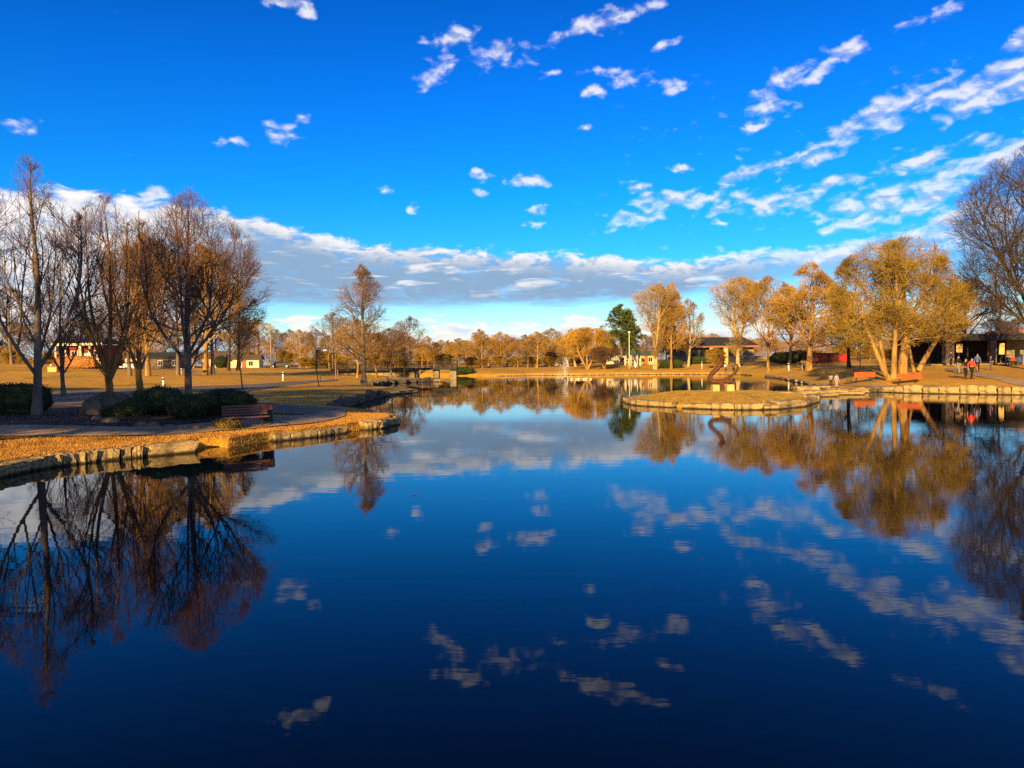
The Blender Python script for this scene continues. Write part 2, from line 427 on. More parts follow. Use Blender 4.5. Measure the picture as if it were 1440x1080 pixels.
def sdist(poly, x, y):
    """distance to the polygon, positive outside"""
    d = np.full(x.shape, 1e9); ins = np.zeros(x.shape, bool)
    n = len(poly)
    for i in range(n):
        ax, ay = poly[i]; bx, by = poly[(i + 1) % n]
        ex, ey = bx - ax, by - ay
        L = ex * ex + ey * ey + 1e-12
        t = np.clip(((x - ax) * ex + (y - ay) * ey) / L, 0, 1)
        dd = (x - ax - t * ex) ** 2 + (y - ay - t * ey) ** 2
        d = np.minimum(d, dd)
        c = ((ay > y) != (by > y)) & (x < (bx - ax) * (y - ay) / (by - ay + 1e-12) + ax)
        ins ^= c
    d = np.sqrt(d)
    return np.where(ins, -d, d)

CTRL = [(-60,600,24),(0,605,23.5),(55,585,32),(153,575,40),(265,575,37),(345,590,28),(430,590,30),(470,588,30),(229,549,70),(397,537.5,92),(208,528,95),(290,525,95),(120,519,100),(0,510,112),(-150,512,105),
        (448,543.5,76),(510,545.5,80),(548,532,118),(475,536,100),(640,519,160),(380,518,150),(330,516,150),(0,540,60),(-100,560,45),(300,540,75),
        (700,518,168),(650,520,165),(800,518,162),(750,526.5,153),(828,519.5,158),(942,521.5,149),(900,513,166),(760,521,160),(960,506,170),(1000,503,178),(1080,522,112),(1135,518,100),(1170,507,122),(1220,513,100),
        (1250,535,65),(1210,529,72),(1300,518,74),(1365,522,60.5),(1400,517,72),(1340,507,84),(1440,510,84),(1420,543,56.5),(1500,530,58),(1600,520,70),(1300,542,58.5),(1200,540,63)]
cp = np.array([P(*c) for c in CTRL] + [(-30, 0, 1.0), (-45, -25, 1.4), (0, -20, 1.2), (30, -25, 1.4), (75, 10, 1.4), (75, 40, 1.8)]
              + [(300 * math.sin(a), 300 * math.cos(a), 3.2) for a in np.arange(-3, 3.1, .35)])
def land(x, y):
    num = np.zeros(x.shape); den = np.zeros(x.shape)
    for px_, py_, pz in cp:
        r2 = (x - px_) ** 2 + (y - py_) ** 2
        s = 6 + (px_ * px_ + py_ * py_) ** .5 * .035
        w = 1 / (r2 + s * s) ** 1.6
        num += w * pz; den += w
    return num / den
def sm(t): t = np.clip(t, 0, 1); return t * t * (3 - 2 * t)
def H(x, y):
    x = np.atleast_1d(np.asarray(x, float)); y = np.atleast_1d(np.asarray(y, float))
    sd = sdist(pond, x, y)
    L = land(x, y)
    lip = np.minimum(.34 + .0 * L, L)
    z = lip + (L - lip) * sm(sd / 6.0)
    z = z + .03 * np.sin(x * .9 + y * .35) * np.sin(y * .6 - x * .22) * sm(sd / 3)
    z = np.where(sd < .5, -.9 + (lip + .9) * sm((sd - .0) / .5), z)
    si = -sdist(isl, x, y)
    zi = .16 + .5 * sm(si / 4.2)
    zi = np.where(si < .5, -.9 + (.16 + .9) * sm((si - .0) / .5), zi)
    return np.where(si > -.5, np.maximum(z, zi), z)
def Hs(x, y): return float(H(x, y)[0])
def ground(px, py, dmin=15, dmax=260):
    """where the sight line through a pixel meets the ground"""
    v = ray(px, py)
    ds = np.geomspace(dmin, dmax, 900)
    z = CAMZ + v.z * ds
    h = np.maximum(H(v.x * ds, ds), 0)
    i = np.argmax(z <= h)
    if not (z <= h).any(): i = len(ds) - 1
    d = ds[i]
    return np.array((v.x * d, d, Hs(v.x * d, d)))
def at(px, d):
    v = ray(px, 510)
    x = v.x * d
    return Vector((x, d, Hs(x, d)))

def build_terrain():
    fine = np.arange(-42, 42.01, .14)
    ang = np.concatenate([np.arange(-180, -42, 3), fine, np.arange(45, 180.1, 3)])
    ang[-1] = 180
    rr = np.concatenate([[.5, 2.5, 5, 8, 11, 14], np.exp(np.arange(math.log(16), math.log(300), .0085)), [330, 400, 550, 800, 1200, 2000, 4000]])
    A, RR = np.meshgrid(np.radians(ang), rr, indexing='ij')
    X = RR * np.sin(A); Y = RR * np.cos(A)
    Z = H(X.ravel(), Y.ravel())
    V = np.stack([X.ravel(), Y.ravel(), Z], 1)
    na, nr = X.shape
    i = (np.arange(na - 1)[:, None] * nr + np.arange(nr - 1)[None]).ravel()
    F = np.stack([i, i + 1, i + nr + 1, i + nr], 1)[:, ::-1]
    o = link('ground', mesh_np('ground', V, [F], M['grass'], True))
    props(o, kind='structure')
build_terrain()

# water sheet
wb = MB(); wb.poly([(-70, -12, 0), (75, -12, 0), (75, 190, 0), (-70, 190, 0)])
props(wb.build('pond_water', M['water']), kind='structure')

def strip(name, pairs, material, lift, nx=10, step=.5, kind='structure'):
    """a sheet draped over the ground between two edges given as seen points"""
    E = [(ground(a, b)[:2], ground(a, c)[:2]) for a, b, c in pairs]
    U = [E[0][0]]; Lw = [E[0][1]]
    for (a0, b0), (a1, b1) in zip(E[:-1], E[1:]):
        n = max(2, int(max(np.linalg.norm(a1 - a0), np.linalg.norm(b1 - b0)) / step))
        for k in range(1, n + 1):
            U.append(a0 + (a1 - a0) * k / n); Lw.append(b0 + (b1 - b0) * k / n)
    def smooth(A):
        A = np.array(A)
        for _ in range(6): A[1:-1] = (A[:-2] + 2 * A[1:-1] + A[2:]) / 4
        return A
    U = smooth(U); Lw = smooth(Lw)
    t = np.linspace(0, 1, nx)[None, :, None]
    G = U[:, None] * (1 - t) + Lw[:, None] * t
    z = H(G[..., 0].ravel(), G[..., 1].ravel()) + lift
    V = np.concatenate([G.reshape(-1, 2), z[:, None]], 1)
    n0, n1 = G.shape[:2]
    i = (np.arange(n0 - 1)[:, None] * n1 + np.arange(n1 - 1)[None]).ravel()
    F = np.stack([i, i + 1, i + n1 + 1, i + n1], 1)
    me = mesh_np(name, V, [F], material, True)
    if me.polygons[0].normal.z < 0: me.flip_normals()
    return props(link(name, me), kind=kind)
strip('planting_bed', [(-60,572,602),(0,572,601),(100,572,603),(200,572,603),(320,568,596),(378,568,589)], M['mulch'], .018, nx=30, step=.35)
strip('path', [(-80,553,578),(0,552,576),(65,551,573),(150,549,571),(210,547,567),(290,543,561),(343,541,553),(400,537.5,542.5),(440,535,538.5),(475,533.6,536)], M['asphalt'], .03, nx=14)
strip('path', [(300,561,570),(340,565,577),(380,570,583),(420,572,584),(455,572.5,583),(486,576,582)], M['asphalt'], .045, nx=10)
strip('path', [(-90,601,617),(0,600,615),(100,602,615),(200,603,614.5),(320,595,606.5),(440,584,597),(470,580,591),(486,577,586)], M['concrete'], .06, nx=14, step=.35)
strip('path', [(1330,517.5,520.5),(1352,519.5,524),(1385,526,532),(1420,534,541),(1470,540,548),(1560,546,556)], M['concrete'], .04, nx=8, step=.4)
strip('path', [(1120,538.5,541.5),(1160,540,544),(1205,542.5,545.5),(1260,543,545.5),(1330,543,545)], M['concrete'], .04, nx=6, step=.4)

# ---------------------------------------------------------------- trees
def tubes(Pn, Rn, n):
    """Pn (N,K,3), Rn (N,K) -> verts, quads"""
    N, K = Rn.shape
    T = np.gradient(Pn, axis=1)
    T /= np.linalg.norm(T, axis=2, keepdims=True) + 1e-9
    ref = np.where(np.abs(T[..., 2:3]) > .9, np.array([1., 0, 0]), np.array([0, 0, 1.]))
    A = np.cross(T, ref); A /= np.linalg.norm(A, axis=2, keepdims=True) + 1e-9
    B = np.cross(T, A)
    th = np.arange(n) * 2 * np.pi / n
    V = Pn[:, :, None] + Rn[:, :, None, None] * (A[:, :, None] * np.cos(th)[None, None, :, None] + B[:, :, None] * np.sin(th)[None, None, :, None])
    V = V.reshape(-1, 3)
    b = (np.arange(N)[:, None, None] * K + np.arange(K - 1)[None, :, None]) * n
    j = np.arange(n)[None, None, :]; j2 = (j + 1) % n
    F = np.stack([b + j, b + j2, b + n + j2, b + n + j], -1).reshape(-1, 4)
    return V, F
def combine(parts):
    Vs = []; Fs = []; off = 0
    for V, F in parts:
        Vs.append(V); Fs.append(F + off); off += len(V)
    by = {}
    for F in Fs: by.setdefault(F.shape[1], []).append(F)
    return np.concatenate(Vs), [np.concatenate(f) for f in by.values()]
def unit(v): return v / (np.linalg.norm(v, axis=-1, keepdims=True) + 1e-9)

class Env:
    def __init__(s, z0, z1, prof, cx=0, cy=0, ax=1, ay=1):
        s.z0, s.z1, s.cx, s.cy, s.ax, s.ay = z0, z1, cx, cy, ax, ay
        s.zt = [p[0] for p in prof]; s.rt = [p[1] for p in prof]; s.grow = 1.0; s.lump = 1.0; s.ph = np.random.default_rng(int(z1 * 100 + z0 * 10)).random(8) * 6.28
    def f(s, p):
        zz = (p[..., 2] - s.z0) / (s.z1 - s.z0)
        Rr = np.interp(zz, s.zt, s.rt)
        rho = np.hypot((p[..., 0] - s.cx) / s.ax, (p[..., 1] - s.cy) / s.ay)
        th = np.arctan2(p[..., 1] - s.cy, p[..., 0] - s.cx); h = s.ph
        lump = np.sin(2 * th + h[0] + 3 * zz) * .10 + np.sin(3 * th + h[1] - 7 * zz) * .10 + np.sin(5 * th + h[2] + 11 * zz) * .08 + np.sin(9 * th + h[3]) * np.sin(17 * zz + h[4]) * .08
        f = rho / np.maximum(Rr * (1 + s.lump * lump * np.clip(1.4 - zz, .3, 1)) * s.grow, .05)
        return np.where((zz > .93 + .03 * s.grow * 1.1 + (s.grow - .9) * .25) | (zz < s.zt[0]), 9, f)

def grow(rng, PP, PR, m, t0, t1, a0, a1, Lmax, kr, rmin, K, env, wander=.12, up=.1, lenrand=(.55, 1), tip=True, side=1.0, out=0.0, minlen=.08, taper=.9):
    N, Kp, _ = PP.shape
    t = t0 + (t1 - t0) * (np.arange(m)[None] + rng.random((N, m))) / m
    if tip: t[:, -1] = .98
    x = t * (Kp - 1); i = np.minimum(x.astype(int), Kp - 2); fr = (x - i)[..., None]
    r = np.arange(N)[:, None]
    S = PP[r, i] * (1 - fr) + PP[r, i + 1] * fr
    T = unit(PP[r, i + 1] - PP[r, i])
    pr = PR[r, i] * (1 - fr[..., 0]) + PR[r, i + 1] * fr[..., 0]
    rnd = rng.normal(size=(N, m, 3))
    if side < 1: rnd[..., 2] *= side
    perp = unit(rnd - (rnd * T).sum(-1, keepdims=True) * T)
    ang = np.radians(a0 + (a1 - a0) * rng.random((N, m)))
    if tip: ang[:, -1] *= .3
    D = unit(T * np.cos(ang)[..., None] + perp * np.sin(ang)[..., None])
    if out:
        o = S.copy(); o[..., 0] -= env.cx; o[..., 1] -= env.cy; o[..., 2] = 0
        D = unit(D + out * unit(o))
    S = S.reshape(-1, 3); D = D.reshape(-1, 3); pr = pr.ravel()
    Lm = (Lmax(t).ravel() if callable(Lmax) else np.full(len(S), Lmax))
    ss = np.linspace(.04, 1, 14)
    pts = S[:, None] + D[:, None] * (Lm[:, None] * ss)[..., None]
    inside = env.f(pts) <= 1
    k = np.where(inside.all(1), 14, np.argmin(inside, 1))
    L = Lm * np.where(k >= 14, 1, ss[np.minimum(k, 13)]) * (lenrand[0] + (lenrand[1] - lenrand[0]) * rng.random(len(S)))
    keep = L > minlen
    S, D, pr, L = S[keep], D[keep], pr[keep], L[keep]
    pts = [S]; d = D
    for q in range(K - 1):
        d = unit(d + wander * rng.normal(size=d.shape) + np.array([0, 0, up]))
        pts.append(pts[-1] + d * (L / (K - 1))[:, None])
    Q = np.stack(pts, 1)
    r0 = np.minimum(np.maximum(rmin, kr * L), np.maximum(pr * .8, rmin))
    RR = rmin + (r0 - rmin)[:, None] * (1 - np.linspace(0, 1, K)[None]) ** taper
    return Q, RR
def stems(specs, K, rng, wob=.05):
    """specs: (base xyz, top xyz, r0, r1, bow)"""
    Q = []; Rr = []
    t = np.linspace(0, 1, K)
    for b, tp, r0, r1, bow in specs:
        b = np.array(b, float); tp = np.array(tp, float)
        p = b[None] + (tp - b)[None] * t[:, None]
        p[:, 0] += bow[0] * np.sin(np.pi * t); p[:, 1] += bow[1] * np.sin(np.pi * t)
        w = np.cumsum(rng.normal(size=(K, 3)) * wob, 0) * t[:, None]; w[:, 2] = 0
        p += w
        Q.append(p); rr = r1 + (r0 - r1) * (1 - t) ** .85
        if b[2] < .3: rr[0] *= 1.35
        Rr.append(rr)
    return np.array(Q), np.array(Rr)
def specks(rng, pts, n, spread, size):
    """small two-sided flakes round given points (buds, leaves, needles)"""
    c = np.repeat(pts, n, 0) + rng.normal(size=(len(pts) * n, 3)) * spread
    a = unit(rng.normal(size=c.shape)); b = unit(np.cross(a, rng.normal(size=c.shape)))
    s = size * (.6 + .8 * rng.random(len(c)))[:, None]
    V = np.stack([c - a * s, c + b * s * .5, c + a * s, c - b * s * .5], 1).reshape(-1, 3)
    F = np.arange(len(V)).reshape(-1, 4)
    return V, F
def make_tree(name, seed, env, stemspec, levels, mtrunk, mtwig, bud=None, sides=(9, 6, 4, 3, 3, 3), K=12, wob=.05, trunk_levels=2, budlabel=None):
    """a tree: Empty > trunk (stems and limbs), crown (branches and twigs), leaves or buds"""
    rng = np.random.default_rng(seed)
    root = empty(name, (0, 0, 0))
    Q, Rr = stems(stemspec, K, rng, wob)
    tp = [tubes(Q, Rr, sides[0])]; cp_ = []
    cur = (Q, Rr)
    last = Q
    for li, lv in enumerate(levels):
        lv = dict(lv); env.grow = .9 + .09 * li
        cur = grow(rng, cur[0], cur[1], env=env, **lv)
        (tp if li + 1 < trunk_levels else cp_).append(tubes(cur[0], cur[1], sides[min(li + 1, len(sides) - 1)]))
        last = cur[0]
    V, F = combine(tp); tr = link('trunk', mesh_np('trunk', V, F, M[mtrunk], True), root)
    V, F = combine(cp_); cr = link('crown', mesh_np('crown', V, F, M[mtwig], False), root)
    KIDS[root.name] = [tr, cr]
    if bud:
        bm_, n, spread, size = bud[:4]
        pts = last[:, 1:].reshape(-1, 3)
        if len(bud) > 4: pts = pts[rng.random(len(pts)) < bud[4]]
        V, F = specks(rng, pts, n, spread, size)
        KIDS[root.name].append(link('leaves' if bm_.startswith('leaf') or bm_ == 'needle' else 'buds', mesh_np('leaves', V, [F], M[bm_]), root))
    return root
def place(root, loc, rz=0, s=1.0, sz=None, label=None, cat='tree', group=None):
    root.location = loc; root.rotation_euler = (0, 0, rz); root.scale = (s, s, sz or s)
    props(root, label, cat, group)
    return root

# --- the near maples on the left bank
def maple(seed, Ht, zb, prof, stemspec, n=(26, 11, 8, 5), rmin=.0065, twig='twig_red', bark='bark_grey', budp=.55, a1=(30, 50), ax=1, cx=0):
    env = Env(zb, Ht, prof, ax=ax, cx=cx)
    H0 = Ht
    lv = [dict(m=n[0], t0=.12, t1=.97, a0=a1[0], a1=a1[1], Lmax=Ht * .5, kr=.0165, rmin=.013, K=9, up=.10, wander=.08, lenrand=(.5, 1), side=.5),
          dict(m=n[1], t0=.12, t1=1, a0=25, a1=48, Lmax=Ht * .25, kr=.010, rmin=.009, K=6, up=.08, wander=.11, lenrand=(.55, 1)),
          dict(m=n[2], t0=.1, t1=1, a0=25, a1=50, Lmax=Ht * .10, kr=.009, rmin=rmin, K=4, up=.07, wander=.14, lenrand=(.5, 1)),
          dict(m=n[3], t0=.1, t1=1, a0=22, a1=50, Lmax=Ht * .042, kr=.008, rmin=rmin * .8, K=3, up=.08, wander=.16, lenrand=(.5, 1), minlen=.03)]
    return make_tree('maple_tree', seed, env, stemspec, lv, bark, twig, bud=('bud_red', 1, .012, .026, budp), wob=.04)
PROF_UP = [(0, .15), (.08, .45), (.25, .85), (.45, 1), (.65, .9), (.82, .62), (.94, .3), (1, .08)]
def pr(r, p=PROF_UP): return [(a, b * r) for a, b in p]
T1 = maple(11, 11.4, 1.6, pr(3.1, [(0, .15), (.1, .6), (.25, .95), (.42, 1), (.6, .8), (.75, .5), (.88, .28), (1, .12)]), [((0, 0, 0), (.15, .1, 11.1), .19, .02, (.1, 0)), ((.05, 0, 2.0), (1.7, .6, 9.0), .09, .012, (.7, .2)), ((0, 0, 1.9), (-1.9, -.3, 8.6), .08, .012, (-.7, .1)), ((0, .1, 2.2), (.3, 1.8, 8.6), .07, .012, (.1, .7))], n=(9, 6, 5, 4), rmin=.0055)
p = P(52, 585, 32); place(T1, (p[0], p[1], Hs(p[0], p[1]) - .05), .3, label='tall upright bare maple left of the boulder, single trunk beside the clipped hedge')
T2 = maple(12, 12.0, 1.4, pr(3.1), [((0, 0, 0), (-.1, 0, 2.2), .24, .17, (0, 0)), ((0, 0, 1.6), (-1.4, .2, 11.2), .12, .015, (-.45, 0)), ((0, 0, 1.7), (.1, -.3, 11.2), .13, .015, (.1, .2)), ((.05, 0, 1.6), (1.6, .3, 11.0), .12, .015, (.6, 0)), ((0, 0, 1.6), (.5, 1.6, 10.0), .1, .013, (.2, .6)), ((0, 0, 1.6), (-.5, -1.6, 9.5), .09, .013, (-.2, -.6))], bark='bark_tan', n=(7, 6, 5, 3), rmin=.0055)
p = P(155, 575, 40); place(T2, (p[0], p[1], Hs(p[0], p[1]) - .05), 0, label='bare maple right behind the big boulder, splitting low into several pale stems')
T3 = maple(13, 11.3, 1.5, pr(4.5, [(0, .4), (.1, .85), (.25, 1), (.42, .98), (.58, .84), (.75, .58), (.9, .30), (1, .06)]), [((0, 0, 0), (-.1, 0, 10.5), .2, .02, (0, 0)), ((0, 0, 2.6), (2.4, .3, 8.2), .09, .012, (.9, 0)), ((0, 0, 2.4), (-2.3, .3, 8.0), .09, .012, (-.8, 0)), ((0, 0, 2.8), (.4, 2.3, 8.3), .08, .012, (.2, .8)), ((0, 0, 2.8), (.6, -2.1, 8.6), .08, .012, (.2, -.8))], n=(11, 7, 5, 4), rmin=.0055, a1=(38, 66), cx=.35)
p = P(266, 580, 37); place(T3, (p[0], p[1], Hs(p[0], p[1]) - .05), 0, label='widest red budded maple, dark trunk rising from the bushes left of the slatted bench')
T0 = copy_tree(T1); p = at(-38, 36); place(T0, p, 2.1, .92, label='bare maple cut off by the left edge of the photo, only its branches reaching in')
T4 = copy_tree(T2); p = at(196, 52); place(T4, p, 1.9, 1.08, label='red topped bare maple standing between and behind the boulder maple and the widest maple')
T5 = copy_tree(T1); p = at(88, 50); place(T5, p, 4.0, .78, label='slim dark stemmed bare maple behind and between the hedge maple and the boulder maple')
for t_ in (T0, T4, T5): KIDS[t_.name] = []

# --- generic bare trees for the middle and far ground
def bare(name, seed, Ht, r, zb, bark, twig, prof=PROF_UP, n=(15, 7, 6, 4), rm=.02, trunks=None, a=(35, 60), up=.08, bud=None, tr=.02, wander=.14, out=0.0, ax=1, Lf=(.55, .26, .12, .06)):
    env = Env(zb, Ht, pr(r, prof), ax=ax)
    st = trunks or [((0, 0, 0), (.2, 0, Ht * .93), Ht * tr, .03, (.15, .1))]
    lv = [dict(m=n[0], t0=.2, t1=.97, a0=a[0], a1=a[1], Lmax=Ht * Lf[0], kr=.020, rmin=rm * 1.4, K=7, up=up, wander=wander * .8, lenrand=(.75, 1), side=.6, out=out),
          dict(m=n[1], t0=.15, t1=1, a0=28, a1=55, Lmax=Ht * Lf[1], kr=.014, rmin=rm, K=5, up=up, wander=wander, lenrand=(.5, 1)),
          dict(m=n[2], t0=.1, t1=1, a0=28, a1=58, Lmax=Ht * Lf[2], kr=.01, rmin=rm * .8, K=4, up=up * .7, wander=wander, lenrand=(.5, 1))]
    if len(n) > 3: lv.append(dict(m=n[3], t0=.1, t1=1, a0=25, a1=60, Lmax=Ht * Lf[3], kr=.01, rmin=rm * .65, K=3, up=0, wander=.18, lenrand=(.5, 1)))
    return make_tree(name, seed, env, st, lv, bark, twig, bud=bud, sides=(7, 4, 3, 3, 3), K=9, wob=Ht * .006)
PROF_ROUND = [(0, .3), (.12, .75), (.3, 1), (.55, 1), (.75, .82), (.9, .5), (1, .1)]
PROF_CONE = [(0, .6), (.12, .95), (.35, 1), (.55, .8), (.75, .5), (.9, .25), (1, .08)]
PROF_VASE = [(0, .12), (.2, .35), (.45, .75), (.7, 1), (.87, .85), (1, .2)]

# bald cypress on the left lawn: a straight leader with rising limbs, rusty below
env = Env(2.6, 13.8, [(0, 4.6), (.1, 4.9), (.3, 4.4), (.48, 4.1), (.62, 3.3), (.78, 2.3), (.9, 1.1), (1, .2)])
env.lump = .35
CY = make_tree('cypress_tree', 31, env, [((0, 0, 0), (0, 0, 13.6), .30, .03, (0, 0))],
    [dict(m=60, t0=.15, t1=.99, a0=52, a1=72, Lmax=7, kr=.013, rmin=.022, K=7, up=.03, wander=.05, lenrand=(.75, 1), side=.3),
     dict(m=11, t0=.12, t1=1, a0=30, a1=55, Lmax=1.9, kr=.012, rmin=.014, K=4, up=.04, wander=.12, lenrand=(.5, 1)),
     dict(m=7, t0=.1, t1=1, a0=25, a1=60, Lmax=.7, kr=.01, rmin=.010, K=3, up=0, wander=.15, lenrand=(.5, 1))],
    'bark_grey', 'twig_brown', bud=('leaf_rust', 1, .02, .035, .12), wob=.02)
p = P(512, 545.5, 80); place(CY, (p[0], p[1], Hs(p[0], p[1]) - .05), 0, label='tall pointed cypress on the lawn beside the inlet, bare with a straight trunk')

# variants
V_GOLD = bare('oak_tree', 41, 10, 5.0, 1.2, 'bark_tan', 'twig_orange', PROF_ROUND, bud=('leaf_rust', 1, .05, .05, .12))
V_ORNG = bare('ash_tree', 42, 11, 4.0, 1.5, 'bark_tan', 'twig_orange', PROF_UP, wander=.12)
V_BRWN = bare('elm_tree', 43, 12, 5.0, 2.0, 'bark_grey', 'twig_brown', PROF_ROUND)
V_VASE = bare('hackberry_tree', 44, 12, 4.6, 1.6, 'bark_pale', 'twig_pale', PROF_VASE, n=(10, 7, 6, 4), trunks=[((0, 0, 0), (.2, 0, 2.4), .3, .2, (0, 0)), ((0, 0, 2), (-1.6, .3, 10.8), .17, .03, (-.4, 0)), ((0, 0, 2), (1.6, 0, 11), .17, .03, (.5, 0)), ((0, 0, 2), (.2, 1.0, 11.4), .15, .03, (0, .3))])
V_THIN = bare('poplar_tree', 45, 11, 2.0, 2.0, 'bark_pale', 'twig_pale', PROF_UP, n=(18, 6, 5, 3), tr=.013)
V_CONE = bare('larch_tree', 46, 12, 3.6, 1.6, 'bark_tan', 'twig_orange', PROF_CONE, n=(34, 8, 6, 3), a=(55, 78), up=.04)
V_LOW = bare('crabapple_tree', 47, 5, 3.4, .7, 'bark_tan', 'twig_orange', PROF_ROUND, n=(12, 8, 7, 5), rm=.014, trunks=[((0, 0, 0), (-1.3, 0, 3.6), .16, .03, (-.3, 0)), ((0, 0, 0), (1.2, .2, 3.8), .15, .03, (.4, 0)), ((0, 0, 0), (.1, .9, 4), .13, .03, (0, .3))], out=.2)
V_DARK = bare('locust_tree', 48, 11, 4.6, 1.8, 'bark_dark', 'twig_dark', PROF_ROUND)
V_SAP = bare('sapling', 49, 4.2, .75, 1.3, 'bark_grey', 'twig_brown', PROF_UP, n=(16, 6, 4), rm=.008, tr=.011, a=(25, 45))
V_BUSH = bare('shrub', 50, 3, 1.9, .15, 'bark_tan', 'twig_gold', PROF_ROUND, n=(9, 8, 8, 5), rm=.012, trunks=[((.1 * k - .2, .1 * (k % 2), 0), (.7 * math.cos(k * 1.25), .7 * math.sin(k * 1.25), 2.4), .04, .015, (0, 0)) for k in range(5)])

# pines
def pine(seed, Ht, r, prof, n=(60, 10, 6)):
    env = Env(.12 * Ht, Ht, pr(r, prof))
    return make_tree('pine_tree', seed, env, [((0, 0, 0), (0, 0, Ht * .97), Ht * .018, .03, (0, 0))],
        [dict(m=n[0], t0=.14, t1=.99, a0=62, a1=88, Lmax=Ht, kr=.012, rmin=.03, K=6, up=.05, wander=.06, lenrand=(.7, 1), side=.25),
         dict(m=n[1], t0=.2, t1=1, a0=30, a1=60, Lmax=Ht * .12, kr=.01, rmin=.015, K=4, up=.05, wander=.1, lenrand=(.5, 1)),
         dict(m=n[2], t0=.15, t1=1, a0=25, a1=55, Lmax=Ht * .045, kr=.01, rmin=.012, K=3, up=.05, wander=.1, lenrand=(.5, 1))],
        'bark_grey', 'needle', bud=('needle', 3, .10, .14), sides=(7, 4, 3, 3), K=9, wob=.02)
PROF_PINE = [(0, .8), (.1, 1), (.3, .92), (.5, .78), (.7, .55), (.85, .42), (.95, .2), (1, .05)]
V_PINE = pine(51, 14, 4.2, PROF_PINE)
VARS = [V_GOLD, V_ORNG, V_BRWN, V_VASE, V_THIN, V_CONE, V_LOW, V_DARK, V_SAP, V_BUSH, V_PINE]
used = set()
VH = {V_GOLD.name: 10, V_ORNG.name: 11, V_BRWN.name: 12, V_VASE.name: 12, V_THIN.name: 11, V_CONE.name: 12, V_LOW.name: 5, V_DARK.name: 11, V_SAP.name: 4.2, V_BUSH.name: 3, V_PINE.name: 14}
VW = {V_GOLD.name: 5.0, V_ORNG.name: 4.0, V_BRWN.name: 5.0, V_VASE.name: 4.6, V_THIN.name: 2.0, V_CONE.name: 3.6, V_LOW.name: 3.4, V_DARK.name: 4.6, V_SAP.name: .75, V_BUSH.name: 1.9, V_PINE.name: 4.2}
rngT = random.Random(5)
def tree_at(v, px, d, ytop, label, width=None, cat='tree', group=None, rz=None, mats=None):
    """a tree of kind v at bearing px, d metres out, its top at height ytop in the picture, width px across"""
    g = at(px, d)
    top = P(px, ytop, d)[2]
    h = top - g.z
    sz = h / VH[v.name]
    s = (width * d / 1000 / 2) / VW[v.name] if width else sz
    if v.name in used:
        o = copy_tree(v); KIDS[o.name] = []
        o['__src'] = 1; del o['__src']
    else:
        used.add(v.name); o = v
    o.location = (g.x, g.y, g.z - .06); o.rotation_euler = (0, 0, rngT.uniform(0, 6.28) if rz is None else rz)
    o.scale = (s, s, sz)
    props(o, label, cat, group)
    if mats:
        for ch in [c for c in COL.objects if c.parent == o]:
            k = ch.name.split('.')[0]
            if k in mats:
                ch.data = ch.data.copy(); ch.data.materials[0] = M[mats[k]]
    return o
# ---------------------------------------------------------------- trees of the middle and far ground
G_BACK = 'big bare trees on the left lawn'
for v, px, d, yt, w, lab in [
    (V_BRWN, 182, 92, 345, 105, 'narrow trunked bare tree on the left lawn, just left of the thickest trunk'),
    (V_ORNG, 208, 93, 330, 120, 'bare lawn tree with the thickest sunlit trunk, right of the white parked car'),
    (V_BRWN, 250, 96, 352, 100, 'bare lawn tree beside the white bicycle rack, to its left'),
    (V_ORNG, 288, 97, 345, 120, 'flare rooted sunlit bare lawn tree in front of the darker trunk close behind'),
    (V_BRWN, 299, 104, 352, 110, 'bare lawn tree whose trunk stands close behind the flare rooted one'),
    (V_DARK, 321, 128, 395, 90, 'dark bare tree before the cream house wall, left one of the pair'),
    (V_DARK, 334, 130, 405, 80, 'dark bare tree before the cream house wall, right one of the pair'),
    (V_BRWN, 17, 120, 405, 95, 'pale trunked bare tree at the far left, behind the dark clipped hedge')]:
    tree_at(v, px, d, yt, lab, w, group=G_BACK)
for v, px, d, yt, w, lab in [
    (V_GOLD, 502, 112, 450, 86, 'orange brown bare tree forking low just left of the tall cypress trunk'),
    (V_GOLD, 529, 118, 470, 66, 'orange bare tree with pale trunk between the cypress and the dark trunk'),
    (V_BRWN, 549, 119, 462, 76, 'brown bare tree with dark trunk in front of the footbridge'),
    (V_DARK, 568, 119, 488, 34, 'small dark round crowned tree in front of the footbridge'),
    (V_BRWN, 577, 152, 446, 66, 'tall gnarly bare tree rising behind the middle of the footbridge'),
    (V_BRWN, 468, 142, 440, 66, 'bare brown tree reaching above the lawn left of the cypress')]:
    tree_at(v, px, d, yt, lab, w)
tree_at(V_SAP, 343, 46, 455, 'slender young tree rising behind the bushes near the slatted bench', 34)
tree_at(V_SAP, 448, 76, 489, 'slender young tree alone on the lawn left of the cypress', 22, mats={'crown': 'twig_dark', 'trunk': 'bark_dark'})
